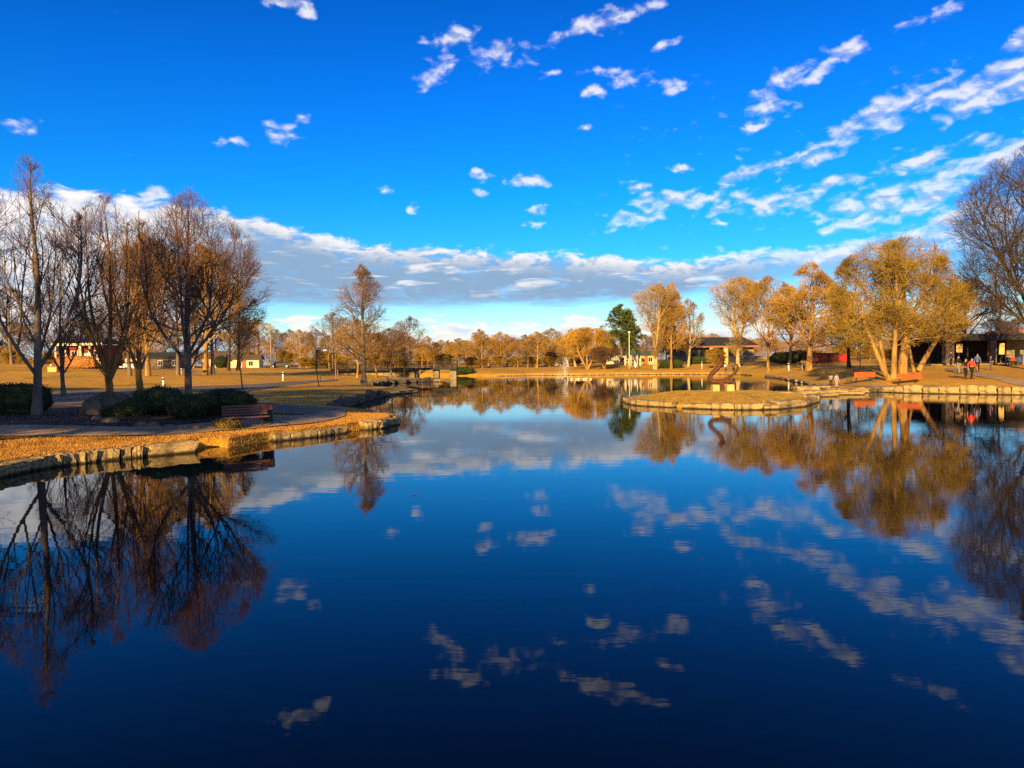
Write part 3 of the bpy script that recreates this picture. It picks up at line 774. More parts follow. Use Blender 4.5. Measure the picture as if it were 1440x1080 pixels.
for v, px, d, yt, w, lab, mt in [
    (V_LOW, 826, 157, 458, 76, 'low forking golden tree on the far lawn left of the pine', None),
    (V_LOW, 851, 153, 486, 62, 'small red arching tree on the far bank left of the gazebo', {'crown': 'twig_red', 'trunk': 'bark_tan'}),
    (V_PINE, 874, 176, 428, 70, 'dark green pine behind the gazebo', None),
    (V_PINE, 937, 172, 420, 34, 'narrow green pine showing behind the bare sycamores', None),
    (V_VASE, 922, 149, 402, 80, 'pale stemmed bare sycamore leaning left beside the gazebo', None),
    (V_CONE, 944, 149, 396, 50, 'tall narrow orange twigged tree right of the pale sycamore', None),
    (V_THIN, 968, 155, 420, 50, 'thin pale bare tree between the sycamore and the dark roofed building', None),
    (V_BUSH, 1006, 142, 489, 34, 'round yellow shrub tree on the lawn behind the rusty sculpture', None),
    (V_VASE, 1038, 137, 392, 96, 'white limbed sycamore straight behind the rusty sculpture', None),
    (V_GOLD, 1080, 118, 390, 108, 'golden bare tree leaning at the far bank right of the sculpture', None),
    (V_CONE, 1137, 101, 368, 132, 'tall reddish pointed tree in front of the red shed', None),
    (V_GOLD, 1110, 122, 405, 110, 'golden bare tree between the leaning tree and the reddish pointed tree', None),
    (V_GOLD, 1194, 86, 412, 132, 'wide low golden tree with a dark forked trunk left of the benches', {'trunk': 'bark_dark'}),
    (V_DARK, 1360, 97, 392, 100, 'dark bare tree rising behind the roof of the shelter', None),
    (V_DARK, 1402, 104, 415, 90, 'dark bare tree behind the shelter roof, nearest the right edge', None),
    (V_BRWN, 1325, 108, 400, 90, 'grey brown bare tree half hidden behind the golden willow', None)]:
    tree_at(v, px, d, yt, lab, w, mats=mt)

# the golden multi-stem trees by the benches
RND = [(0, .55), (.12, .95), (.3, 1), (.5, .93), (.7, .8), (.86, .55), (.95, .3), (1, .1)]
env = Env(3.0, 12.9, [(a, b * 4.1) for a, b in RND], cx=-1.0)
GA = make_tree('willow_tree', 61, env, [((-.1, 0, 0), (-2.6, .2, 6.0), .24, .13, (-.25, 0)), ((.25, 0, 0), (.5, .1, 6.4), .26, .15, (.1, 0)), ((-.2, .1, 0), (-.9, .9, 7.4), .18, .1, (-.1, .1)),
    ((-2.3, .15, 5.4), (-5.4, .6, 8.3), .13, .04, (0, .2)), ((-1.2, .1, 3.1), (-6.0, -.6, 5.2), .12, .04, (0, -.2)), ((.5, .1, 6.0), (-.6, -.8, 12.0), .16, .04, (.3, 0)), ((.5, .1, 6.2), (2.3, .4, 11.0), .13, .04, (.1, 0)), ((-.9, .8, 6.8), (-3.4, 1.6, 11.0), .11, .03, (0, .2))],
    [dict(m=14, t0=.35, t1=.98, a0=35, a1=75, Lmax=4.6, kr=.016, rmin=.028, K=8, up=.02, wander=.17, lenrand=(.5, 1)),
     dict(m=7, t0=.15, t1=1, a0=30, a1=70, Lmax=2.2, kr=.013, rmin=.018, K=5, up=.0, wander=.2, lenrand=(.5, 1)),
     dict(m=6, t0=.1, t1=1, a0=30, a1=70, Lmax=1.0, kr=.01, rmin=.011, K=4, up=-.03, wander=.2, lenrand=(.5, 1)),
     dict(m=3, t0=.1, t1=1, a0=30, a1=70, Lmax=.5, kr=.01, rmin=.009, K=3, up=-.08, wander=.2, lenrand=(.5, 1))],
    'bark_tan', 'twig_gold', bud=('leaf_gold', 1, .03, .04, .16), wob=.06)
g = at(1252, 64.5); place(GA, g, 0, label='golden willow whose bundle of sunlit stems stands between the two orange benches')
env = Env(3.2, 13.4, [(a, b * 4.3) for a, b in RND], cx=.6)
GB = make_tree('willow_tree', 62, env, [((0, 0, 0), (.1, 0, 5.0), .42, .32, (0, 0)), ((.05, 0, 4.7), (-.4, .3, 12.6), .24, .04, (.3, 0)), ((.1, 0, 4.5), (3.2, .5, 9.6), .26, .06, (.1, 0)), ((0, 0, 4.6), (-2.4, -.6, 10.5), .17, .04, (0, 0)), ((2.8, .4, 8.8), (4.6, 0, 12.0), .09, .03, (0, 0)), ((.1, 0, 4.4), (4.8, -.8, 6.8), .14, .03, (0, -.3))],
    [dict(m=15, t0=.3, t1=.98, a0=35, a1=75, Lmax=4.4, kr=.016, rmin=.028, K=8, up=.03, wander=.18, lenrand=(.5, 1)),
     dict(m=7, t0=.15, t1=1, a0=30, a1=70, Lmax=2.1, kr=.013, rmin=.018, K=5, up=.0, wander=.2, lenrand=(.5, 1)),
     dict(m=6, t0=.1, t1=1, a0=30, a1=70, Lmax=1.0, kr=.01, rmin=.011, K=4, up=-.02, wander=.2, lenrand=(.5, 1)),
     dict(m=3, t0=.1, t1=1, a0=30, a1=70, Lmax=.5, kr=.01, rmin=.009, K=3, up=-.08, wander=.2, lenrand=(.5, 1))],
    'bark_tan', 'twig_gold', bud=('leaf_gold', 1, .03, .04, .16), wob=.06)
g = at(1269, 67); place(GB, g, 0, label='golden willow with one very thick orange lit trunk behind the right bench')
env = Env(3.0, 10.5, [(a, b * 3.3) for a, b in RND], cx=2.4)
GC = make_tree('willow_tree', 63, env, [((0, 0, 0), (3.4, .3, 5.2), .27, .16, (-.2, 0)), ((-.2, .3, 0), (-.8, .6, 5.2), .16, .08, (-.2, 0)), ((3.2, .3, 4.9), (5.4, .2, 9.0), .13, .03, (0, 0)), ((3.2, .3, 4.9), (1.6, .8, 10.2), .13, .03, (0, 0))],
    [dict(m=12, t0=.3, t1=.98, a0=35, a1=75, Lmax=4.0, kr=.016, rmin=.028, K=7, up=.03, wander=.17, lenrand=(.5, 1)),
     dict(m=7, t0=.15, t1=1, a0=30, a1=70, Lmax=2.0, kr=.013, rmin=.018, K=5, up=.0, wander=.2, lenrand=(.5, 1)),
     dict(m=8, t0=.1, t1=1, a0=30, a1=70, Lmax=.9, kr=.01, rmin=.011, K=4, up=-.02, wander=.2, lenrand=(.5, 1)),
     dict(m=3, t0=.1, t1=1, a0=30, a1=70, Lmax=.45, kr=.01, rmin=.009, K=3, up=-.08, wander=.2, lenrand=(.5, 1))],
    'bark_tan', 'twig_gold', bud=('leaf_gold', 1, .03, .04, .16), wob=.06)
g = at(1291, 73); place(GC, g, 0, label='golden willow with its trunk leaning far to the right, in front of the shelter')
# tall elm at the right edge, its shade put into dark wood colours
env = Env(3.5, 22.5, [(a, b * 9.5) for a, b in [(0, .5), (.1, .85), (.3, .92), (.55, 1), (.75, .85), (.9, .5), (1, .1)]], cx=.5)
EL = make_tree('elm_tree', 71, env, [((0, 0, 0), (.2, 0, 7), .5, .34, (0, 0)), ((.2, 0, 6.5), (-.6, 0, 22), .30, .04, (.4, 0)), ((.1, 0, 6), (-6.0, .8, 17), .22, .04, (-.8, 0)), ((.1, 0, 5.5), (5, 0, 18), .22, .04, (.8, 0)), ((.1, 0, 5), (-1, -5, 15), .2, .04, (0, -.8)), ((.1, 0, 5), (0, 5, 16), .2, .04, (0, .8)), ((0, 0, 4), (-8, -1, 10), .17, .04, (0, .4))],
    [dict(m=18, t0=.2, t1=.98, a0=28, a1=62, Lmax=8, kr=.014, rmin=.03, K=8, up=.07, wander=.1, lenrand=(.6, 1)),
     dict(m=7, t0=.15, t1=1, a0=28, a1=58, Lmax=3.4, kr=.012, rmin=.019, K=5, up=.05, wander=.13, lenrand=(.5, 1)),
     dict(m=6, t0=.1, t1=1, a0=28, a1=60, Lmax=1.5, kr=.01, rmin=.012, K=4, up=.03, wander=.15, lenrand=(.5, 1)),
     dict(m=3, t0=.1, t1=1, a0=28, a1=60, Lmax=.8, kr=.01, rmin=.009, K=3, up=.0, wander=.16, lenrand=(.5, 1))],
    'bark_dark', 'twig_elm', wob=.05)
g = at(1450, 71); place(EL, g, 0, .86, 1.0, label='very tall dark bare elm at the right edge of the photo')

# the wood behind
def woodland():
    rng = np.random.default_rng(77); n = 150000
    a = np.radians(rng.uniform(-42, 42, n)); d = rng.uniform(236, 262, n)
    top = 5.2 + 1.5 * np.sin(a * 37 + 1) + 1.1 * np.sin(a * 91 + 2) + .9 * np.sin(a * 203) + .5 * np.sin(a * 411 + 1)
    h = 3.0 + (top + rng.normal(size=n) * .5) * rng.random(n) ** .75
    c = np.stack([d * np.sin(a), d * np.cos(a), h], 1)
    up = unit(np.stack([rng.normal(size=n) * .5, rng.normal(size=n) * .5, np.ones(n)], 1)) * rng.uniform(.25, .9, n)[:, None]
    s = unit(rng.normal(size=(n, 3))) * rng.uniform(.03, .07, n)[:, None]
    V = np.stack([c - up, c + s, c + up, c - s], 1).reshape(-1, 3)
    o = link('woodland', mesh_np('woodland', V, [np.arange(4 * n).reshape(-1, 4)], mat('wood_mass', (.38, .20, .05), .9, scale=.07, col2=(.14, .08, .03))))
    props(o, 'far off brushwood closing the view behind the bare trees', 'woodland', kind='stuff')
woodland()
ORD = ['first', 'second', 'third', 'fourth', 'fifth', 'sixth', 'seventh', 'eighth', 'ninth', 'tenth', 'eleventh', 'twelfth', 'thirteenth', 'fourteenth', 'fifteenth', 'sixteenth', 'seventeenth', 'eighteenth', 'nineteenth', 'twentieth']
def ordn(i):
    if i < 20: return ORD[i]
    tens = {2: 'twenty', 3: 'thirty', 4: 'forty'}
    q, r_ = divmod(i + 1, 10)
    if r_ == 0: return {3: 'thirtieth', 4: 'fortieth'}[q]
    return tens[q] + ' ' + ORD[r_ - 1]
rw = random.Random(8)
def wood(px0, px1, n, d0, d1, y0, y1, kinds, phrase, group, w=(34, 56)):
    for k in range(n):
        px = px0 + (px1 - px0) * (k + rw.uniform(.2, .8)) / n
        v = rw.choice(kinds)
        tree_at(v, px, rw.uniform(d0, d1), rw.uniform(y0, y1), '%s, %s from the left' % (phrase, ordn(k)), rw.uniform(*w), group=group)
wood(-60, 380, 14, 185, 215, 440, 468, [V_BRWN, V_DARK, V_BRWN, V_ORNG], 'bare tree in the wood behind the houses on the left', 'wood behind the houses', (60, 95))
wood(382, 470, 6, 175, 200, 462, 472, [V_BRWN, V_ORNG, V_BRWN], 'bare brown tree in the wood right of the utility pole', 'wood right of the utility pole', (38, 56))
wood(470, 590, 6, 195, 225, 466, 476, [V_ORNG, V_BRWN, V_GOLD], 'bare tree in the wood behind the cypress lawn', 'wood behind the cypress lawn', (40, 60))
wood(586, 650, 6, 172, 190, 472, 484, [V_ORNG, V_GOLD, V_ORNG], 'orange sunlit bare tree beyond the right end of the footbridge', 'trees beyond the footbridge', (30, 44))
tree_at(V_PINE, 631, 205, 478, 'small dark evergreen beyond the right end of the footbridge', 17)
wood(652, 830, 13, 176, 205, 465, 484, [V_ORNG, V_ORNG, V_GOLD, V_THIN, V_BRWN, V_GOLD], 'bare tree on the crest of the far lawn', 'trees along the far lawn', (36, 58))
wood(640, 830, 9, 208, 240, 460, 476, [V_BRWN, V_THIN, V_ORNG], 'taller bare tree in the second row behind the far lawn', 'second row of trees behind the far lawn', (30, 52))
wood(835, 1110, 9, 195, 235, 462, 480, [V_BRWN, V_ORNG, V_GOLD], 'bare tree in the wood behind the gazebo and dark roofed building', 'wood behind the gazebo', (44, 70))
wood(1120, 1440, 9, 150, 185, 440, 465, [V_BRWN, V_DARK, V_BRWN], 'bare tree in the dark wood behind the red shed and shelter', 'wood behind the shelter', (70, 110))
wood(655, 820, 9, 186, 200, 497, 504, [V_BUSH], 'low golden shrub under the trees of the far lawn', 'shrubs along the far lawn', (24, 36))
wood(385, 640, 9, 168, 190, 494, 502, [V_BUSH], 'low golden shrub at the wood edge behind the footbridge', 'shrubs behind the footbridge', (28, 44))
wood(0, 360, 8, 165, 180, 488, 498, [V_BUSH], 'low shrub at the wood edge behind the left lawn', 'shrubs behind the left lawn', (34, 50))
wood(1110, 1330, 7, 128, 140, 484, 494, [V_BUSH], 'low shrub behind the red shed and benches', 'shrubs behind the red shed', (34, 50))

# evergreens behind and left of the camera, whose long shadows lie over the planting bed
V_CED = V_PINE
for k, (x, y, h, w) in enumerate([(-29.5, 0, 20, 1.2), (-37, -3, 21, 1.3), (-46, 2, 21, 1.3), (-55, 5, 21, 1.3)]):
    o = copy_tree(V_PINE); KIDS[o.name] = []
    o.location = (x, y, Hs(x, y)); o.scale = (w, w, h / 14); o.rotation_euler = (0, 0, k * 1.3)
    props(o, 'dark evergreen on the bank left of the viewpoint, %s outward' % ordn(k), 'tree', 'evergreens beside the viewpoint')

env = Env(4.2, 13.5, [(0, .5), (.05, 1.3), (.14, 2.6), (.24, 4.7), (.45, 5.6), (.7, 4.8), (.9, 2.5), (1, .5)], cx=-.5)  # unseen tree added left of the view, crown shaped to shade the bench
MG_ = make_tree('shade_tree', 91, env, [((0, 0, 0), (0, 0, 12.5), .35, .05, (0, 0)), ((0, 0, 3.2), (3.5, 0, 8.5), .16, .04, (.5, 0))],
    [dict(m=30, t0=.3, t1=.98, a0=40, a1=75, Lmax=6, kr=.014, rmin=.03, K=6, up=.04, wander=.1, lenrand=(.7, 1)), dict(m=9, t0=.15, t1=1, a0=30, a1=60, Lmax=2.2, kr=.012, rmin=.018, K=4, up=.0, wander=.15, lenrand=(.5, 1)),
     dict(m=6, t0=.1, t1=1, a0=30, a1=60, Lmax=.9, kr=.01, rmin=.012, K=3, up=.0, wander=.15, lenrand=(.5, 1))],
    'bark_grey', 'needle', bud=('needle', 3, .12, .13), wob=.03)
place(MG_, (-22.7, 8, Hs(-22.7, 8) - .05), 0, label='unseen broad evergreen, crown shaped to shade the bench, just left of the viewpoint')
# ---------------------------------------------------------------- bushes
def blob_mesh(rng, rx, ry, rz, seed):
    bm = bmesh.new(); bmesh.ops.create_icosphere(bm, subdivisions=4, radius=1)
    for v in bm.verts:
        n = mnoise.fractal(Vector(v.co) * 1.7 + Vector((seed, 0, 0)), 1, 2, 4)
        q = max(abs(v.co.x), abs(v.co.y), abs(v.co.z))
        s = (1 + .20 * n) * (1 + .12 * (1 / max(q, .6) - 1))
        v.co = Vector((v.co.x * rx * s, v.co.y * ry * s, v.co.z * rz * s))
        v.co.z = max(v.co.z, -rz * .96)
    return bm
def bush(px, d, w, h, label, dep=None, mat_='hedge', cat='bush', leaf=.035, n=9000, name='shrub', box=False):
    g = at(px, d); rng = np.random.default_rng(int(px * 7 + d))
    rx, ry, rz = w / 2, (dep or w) / 2, h / 2
    bm = blob_mesh(rng, rx * .93, ry * .93, rz * .93, px * .1)
    if box:
        for v in bm.verts:
            c = v.co; c.x = math.copysign(min(abs(c.x) * 1.18, rx), c.x); c.z = max(-rz, min(c.z * 1.25, rz * .92 + .05 * mnoise.noise(c * 3)))
    vs = np.array([v.co[:] for v in bm.verts]); 
    me = bpy.data.meshes.new('foliage'); bm.to_mesh(me); bm.free()
    me.materials.append(M[mat_])
    root = empty(name, (g.x, g.y, g.z + rz * .95), 0, label, cat)
    link('foliage_core', me, root)
    idx = rng.integers(0, len(vs), n)
    pts = vs[idx] + rng.normal(size=(n, 3)) * .05
    V, F = specks(rng, pts, 1, .03, leaf)
    link('leaves', mesh_np('leaves', V, [F], M[mat_]), root)
    st = MB()
    for k in range(4):
        a = k * 1.57; st.cyl((.1 * math.cos(a), .1 * math.sin(a), -rz - .03), (.4 * rx * math.cos(a), .4 * ry * math.sin(a), 0), .02, .012, 6)
    st.build('stem', M['bark_dark'], root)
    return root
bush(18, 33.5, 3.2, 1.45, 'long dark clipped hedge at the left edge behind the first maple trunk', dep=1.4, cat='hedge', n=16000, name='hedge', box=True)
bush(221, 31.8, 2.1, 1.25, 'rounded green bush between the boulder and the dark maple trunk')
bush(262, 30.2, 1.55, .98, 'green bush standing in front of the dark maple trunk')
bush(316, 32.3, 2.7, 1.12, 'widest low green bush, spreading behind the slatted bench', dep=1.7, n=14000)
bush(285, 31.5, 1.5, 1.0, 'green bush filling the gap between the trunk bush and the widest one')
bush(186, 30.6, 1.35, .72, 'small dark bush at the foot of the boulder on its right side')
bush(160, 30.0, .95, .42, 'lowest dark creeping bush in front of the boulder')
bush(318, 28.2, 1.0, .35, 'pale grey green tuft under the left end of the slatted bench', mat_='leaf_gold', n=2500)
bush(944, 152, 5.2, 1.9, 'dark green hedge on the far lawn between the sycamore and the building', dep=2, cat='hedge', leaf=.12, name='hedge')
bush(985, 160, 6.0, 1.6, 'dark hedge below the terrace of the dark roofed building', dep=2, cat='hedge', leaf=.12, name='hedge')
bush(105, 110, 6.4, 1.9, 'russet hedge in front of the white and red house', dep=1.6, mat_='leaf_rust', cat='hedge', leaf=.08, name='hedge', box=True)
bush(310, 150, 2.4, 2.6, 'rounded green bush beside the cream house wall', dep=2, leaf=.1)
bush(1105, 128, 6, 2.2, 'dark hedge behind the white bollard on the right lawn', dep=2, cat='hedge', leaf=.1, name='hedge')
bush(650, 152, 5.0, 1.5, 'dark shrub at the right end of the footbridge', dep=2.5, leaf=.12)

# ---------------------------------------------------------------- stones
def stone_mesh(seed, rough=.05, cuts=5):
    bm = bmesh.new(); bmesh.ops.create_cube(bm, size=1)
    bmesh.ops.bevel(bm, geom=list(bm.edges), offset=.06, segments=2, affect='EDGES', profile=.6)
    bmesh.ops.subdivide_edges(bm, edges=list(bm.edges), cuts=cuts, use_grid_fill=True)
    for v in bm.verts:
        n = mnoise.fractal(v.co * 2.3 + Vector((seed * 3.1, 0, 0)), 1, 2, 5)
        n2 = mnoise.noise(v.co * 7 + Vector((0, seed, 0)))
        v.co += v.co.normalized() * (n * rough * 1.3 + n2 * rough * .35)
    me = bpy.data.meshes.new('edging_stone'); bm.to_mesh(me); bm.free(); return me
SM = [stone_mesh(k, .075) for k in range(5)]
for m_ in SM: m_.materials.append(M['stone'])
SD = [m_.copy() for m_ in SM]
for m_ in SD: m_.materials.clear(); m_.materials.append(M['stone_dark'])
rs = random.Random(3)
def stone_xy(a, b, h, dep, inward, label, group, dark=False, z0=-.25, k=None, yaw=0):
    a = np.array(a); b = np.array(b)
    c = (a + b) / 2; dv = b - a; L = np.linalg.norm(dv)
    nrm = np.array([-dv[1], dv[0]]) / L
    if inward < 0: nrm = -nrm
    c = c + nrm * (dep / 2 - .06)
    o = link('edging_stone', (SD if dark else SM)[rs.randrange(5) if k is None else k])
    o.location = (c[0], c[1], (h + z0) / 2)
    o.scale = (L * rs.uniform(.96, .995), dep, h - z0)
    if dark: o.rotation_euler = (rs.uniform(-.3, .3), rs.uniform(-.3, .3), math.atan2(dv[1], dv[0]) + rs.uniform(-.6, .6)); o.scale.z *= rs.uniform(.7, 1.15)
    else: o.rotation_euler = (rs.uniform(-.04, .04), rs.uniform(-.03, .03), math.atan2(dv[1], dv[0]) + yaw + rs.uniform(-.05, .05))
    return props(o, label, 'edging stone', group)
GL = 'limestone edging of the near left bank'
def row(px_pts, n, h, dep, inward, phrase, group, dark=False, z0=-.25, skip=(), jit=.35, tail='from the left'):
    """n stones laid end to end along a waterline given by picture points"""
    pts = [W(*p) if len(p) == 2 else np.array(p[1:3]) for p in px_pts]
    seg = [np.linalg.norm(b - a) for a, b in zip(pts[:-1], pts[1:])]
    cum = np.concatenate([[0], np.cumsum(seg)]); tot = cum[-1]
    cuts = [0] + [(k + rs.uniform(-jit, jit)) / n * tot for k in range(1, n)] + [tot]
    q = lambda s: np.array([np.interp(s, cum, [p[0] for p in pts]), np.interp(s, cum, [p[1] for p in pts])])
    for k in range(n):
        if k in skip: continue
        stone_xy(q(cuts[k]), q(cuts[k + 1]), h * rs.uniform(.85, 1.12), dep * rs.uniform(.8, 1.15), inward, '%s, %s %s' % (phrase, ordn(k), tail), group, dark, z0)
row([(-40,680),(0,672),(36,664),(73,657)], 7, .24, .55, 1, 'low weathered ledge stone at the left end of the near bank', 'low ledges at the left end')
row([(-40,680),(0,672),(36,664),(73,657)], 5, .36, .5, 1, 'upper weathered stone set back above the low left ledges', 'upper ledges at the left end', z0=.1)
for k, (a, b) in enumerate([((74,657),(90,655)), ((91,655),(107,652.5)), ((108,652.5),(123,651)), ((123.5,651),(138,649)), ((139,649),(171,645.5)), ((172,645.5),(187,644)), ((188,644),(203,642.5)), ((204,642),(213,641))]):
    stone_xy(W(*a), W(*b), .36, .6, 1, 'upright limestone block of the near left bank, %s of the tight row' % ordn(k), GL, yaw=-.2)
stone_xy(W(213.5, 642), W(279, 635), .37, .75, 1, 'longest limestone slab of the near left bank, facing the water beside the small notch', GL, k=1, yaw=-.1)
row([(385,621),(400,619.5),(420,617.5),(443,615),(487,609)], 4, .30, .6, 1, 'limestone block of the near left bank between the notch and promontory', 'blocks towards the promontory')
stone_xy(W(514, 605), W(534, 603), .34, 1.1, 1, 'pale rounded limestone at the promontory, left of the largest flat slab', GL, k=2)
stone_xy(W(534, 603), W(561, 597), .36, 1.7, 1, 'largest flat limestone slab at the very tip of the promontory', GL, k=3)
stone_xy(W(527, 585), W(556, 591), .3, .8, -1, 'flat limestone slab on the far side of the promontory tip', GL)
stone_xy(W(492, 580), W(524, 584), .3, .7, -1, 'thin limestone slab on the back edge of the promontory', GL)
row([(478,578),(490,572),(520,563),(545,557)], 14, .50, .8, 1, 'dark shaded rock along the inlet bank behind the promontory', 'dark rocks of the inlet bank', dark=True, jit=.4)  # dark stone colour carries the shade on this bank
row([(545,557),(565,554),(588,552)], 4, .30, 1.0, 1, 'low stone on the spit beyond the inlet bank', 'stones of the low spit')
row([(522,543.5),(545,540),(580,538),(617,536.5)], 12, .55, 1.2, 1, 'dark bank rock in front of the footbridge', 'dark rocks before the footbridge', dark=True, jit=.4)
stone_xy(W(612, 537.2), W(622, 537), .45, 1.6, 1, 'pale stone at the tip of the bank in front of the footbridge', GL)
# island
GI = 'limestone edging of the island'
row([(877,565),(884,569),(905,571.3),(945,573.2)], 6, .34, .9, 1, 'long pale edging stone on the front left of the island', GI)
row([(960,574.2),(1000,575.8)], 1, .32, .8, 1, 'pale flat edging stone alone left of the island front gap', GI)
row([(1001,576),(1050,576.7),(1073,576.5)], 3, .36, .8, 1, 'dark patched edging stone at the middle front of the island', 'middle front stones of the island')
row([(1074,576.3),(1095,575.7)], 1, .26, .7, 1, 'low edging stone right of the dark patched ones on the island', GI)
row([(1095,575.7),(1130,571.7)], 1, .46, 1.0, 1, 'largest sunlit edging block on the front right of the island', GI)
row([(1130,571.5),(1152,567),(1150,562)], 2, .38, .8, 1, 'edging stone round the right tip of the island', 'right tip stones of the island', tail='going back')
row([(1150,562),(1120,559),(1050,558.5)], 5, .30, .7, 1, 'edging stone on the back of the island right of the sculpture', 'back right stones of the island', tail='from the right')
row([(1050,558.5),(960,558.5),(905,559.5),(884,561.5),(877,564.5)], 8, .28, .7, 1, 'edging stone on the back of the island left of the sculpture', 'back left stones of the island', tail='from the right')
# stepping stones between the island and the right bank
for k, (px, d, w, dp, h, lab) in enumerate([(1120, 57.5, 2.9, 1.8, .28, 'flat stepping stone touching the back right of the island'), (1140, 62, 2.7, 1.8, .50, 'raised flat stone slab left of the two children'), (1160, 58, 3.0, 2.0, .34, 'broad flat stepping stone in the middle of the causeway'),
        (1174, 60.6, 2.2, 1.9, .42, 'flat stone slab that the two children stand on'), (1192, 59.5, 3.0, 1.8, .40, 'flat stone slab joining the causeway to the right bank'), (1182, 56.8, 3.4, 1.3, .22, 'long low ledge on the front of the causeway'), (1150, 54.5, 2.6, 1.4, .20, 'low ledge where the causeway meets the island tip')]):
    v = ray(px, 510); o = link('stepping_stone', SM[k % 5]); o.location = (v.x * d, d, h / 2 - .12); o.scale = (w, dp, h + .25); o.rotation_euler = (0, 0, rs.uniform(-.2, .2))
    props(o, lab, 'stepping stone', 'stepping stones of the causeway')
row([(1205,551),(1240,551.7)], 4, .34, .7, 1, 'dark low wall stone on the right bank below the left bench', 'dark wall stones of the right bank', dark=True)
row([(1241,551.6),(1270,552.6)], 2, .50, 1.0, 1, 'rough boulder of the right bank wall below the willow stems', 'rough boulders of the right bank')
row([(1270,552.8),(1296,553.4)], 1, .62, .8, 1, 'squared pale wall block of the right bank under the right bench', GL)
row([(1297,553.5),(1349,554.3)], 2, .55, .8, 1, 'mossy wall block of the right bank right of the squared one', 'mossy blocks of the right bank')
row([(1350,554.3),(1402,555)], 2, .62, .8, 1, 'golden wall block of the right bank below the walking people', 'golden blocks of the right bank')
row([(1403,555),(1440,555.5),(1500,556)], 4, .56, .8, 1, 'wall block of the right bank near the right edge', 'end blocks of the right bank')
row([(1075,530),(1100,533),(1122,538),(1142,543),(1165,547)], 9, .30, .9, 1, 'flat stone along the shaded cove right of the sculpture', 'stones of the shaded cove')
row([(700,529),(750,528.2),(800,527.8)], 9, .22, 1.0, 1, 'low edging stone of the far bank left of the fountain', 'far bank stones left of the fountain')
row([(800,527.8),(870,527),(950,526.5),(1040,527),(1070,529)], 22, .27, 1.0, 1, 'pale edging stone of the far bank right of the fountain', 'far bank stones right of the fountain')

# boulders
def boulder(px, d, w, h, dep, mt, label, seed, name='boulder'):
    bm = bmesh.new(); bmesh.ops.create_icosphere(bm, subdivisions=5, radius=1)
    for v in bm.verts:
        c = Vector(v.co)
        n = mnoise.fractal(c * 1.1 + Vector((seed, 0, 0)), 1, 2, 6)
        r_ = mnoise.ridged_multi_fractal(c * 1.6 + Vector((seed, 3, 0)), 1, 2, 4, 1, 2)
        s = 1 + .22 * n + .03 * r_
        v.co = Vector((c.x * w / 2 * s, c.y * dep / 2 * s, max(c.z, -.35) * h * .74 * s + .16 * h))
    me = bpy.data.meshes.new(name); bm.to_mesh(me); bm.free(); me.materials.append(M[mt])
    o = link(name, me); g = at(px, d); o.location = g
    for p_ in me.polygons: p_.use_smooth = True
    return props(o, label, 'boulder' if w > .8 else 'rock')
boulder(151, 33.6, 2.05, 1.12, 1.6, 'boulder', 'big grey domed boulder in front of the maple that splits low', 1.5)
boulder(127, 32.6, .95, .82, .9, 'boulder_tan', 'brown boulder leaning on the left side of the big grey one', 7.7)
for k, (px, d, w, lab) in enumerate([(135, 28.0, .45, 'small rock at the bed edge below the brown boulder'), (152, 27.6, .7, 'flat pale rock at the bed edge below the big boulder'), (196, 27.4, .5, 'pale rock at the bed edge below the small dark bush'), (212, 27.6, .55, 'flat rock at the bed edge below the rounded bush'),
        (236, 27.4, .6, 'tan rock at the bed edge left of the trunk bush'), (272, 27.7, .5, 'tan rock at the bed edge right of the trunk bush'), (296, 27.9, .6, 'flat tan rock at the bed edge near the bench')]):
    boulder(px, d, w, .2, w * .8, 'boulder_tan', lab, k * 1.9, 'rock')
reg(None)
# ---------------------------------------------------------------- furniture
def frame_at(px, d, rz=0, dz=0):
    g = at(px, d); return (g.x, g.y, g.z + dz), rz
# slatted bench near the path
a = ground(323, 592); b = ground(372, 585)
dv = b - a; rz = math.atan2(dv[1], dv[0])
loc, _ = frame_at(344, 28.6)
B1 = empty('park_bench', loc, R(30), 'reddish slatted park bench beside the near path in front of the bushes', 'bench')
for y, z in ((-.20, .45), (-.08, .455), (.04, .455), (.16, .45)):
    pass
s_ = MB()
for y in (-.24, -.12, 0, .12): s_.box((0, y, .45), (1.75, .10, .035), bev=.006)
s_.build('seat', M['bench_wood'], B1)
s_ = MB()
for k in range(4): s_.box((0, .20 + .035 * k, .56 + .105 * k), (1.75, .03, .085), rot=Matrix.Rotation(R(-15), 3, 'X'), bev=.006)
s_.build('backrest', M['bench_wood'], B1)
for sx in (-.62, .62):
    s_ = MB(); s_.box((sx, .0, .215), (.06, .06, .43)); s_.box((sx, -.05, .42), (.05, .48, .03)); s_.box((sx, .245, .66), (.05, .035, .50), rot=Matrix.Rotation(R(-16), 3, 'X')); s_.box((sx, 0, .012), (.12, .36, .02))
    s_.build('leg', M['dark_metal'], B1)
# litter bin right of the bench
loc, _ = frame_at(374, 30.2)
LB = empty('litter_bin', loc, .2, 'square dark green litter bin with a red brown top, right of the slatted bench', 'litter bin')
s_ = MB(); s_.box((0, 0, .26), (.46, .46, .48), bev=.02); s_.build('body', M['green_dark'], LB)
s_ = MB()
for k in range(5):
    for sgn in (-1, 1):
        s_.box((-.2 + .1 * k, sgn * .225, .64), (.08, .03, .26)); s_.box((sgn * .225, -.2 + .1 * k, .64), (.03, .08, .26))
s_.build('slatted_hood', M['rust_wood'], LB)
s_ = MB(); s_.box((0, 0, .79), (.52, .52, .04), bev=.01); s_.build('lid', M['dark_metal'], LB)

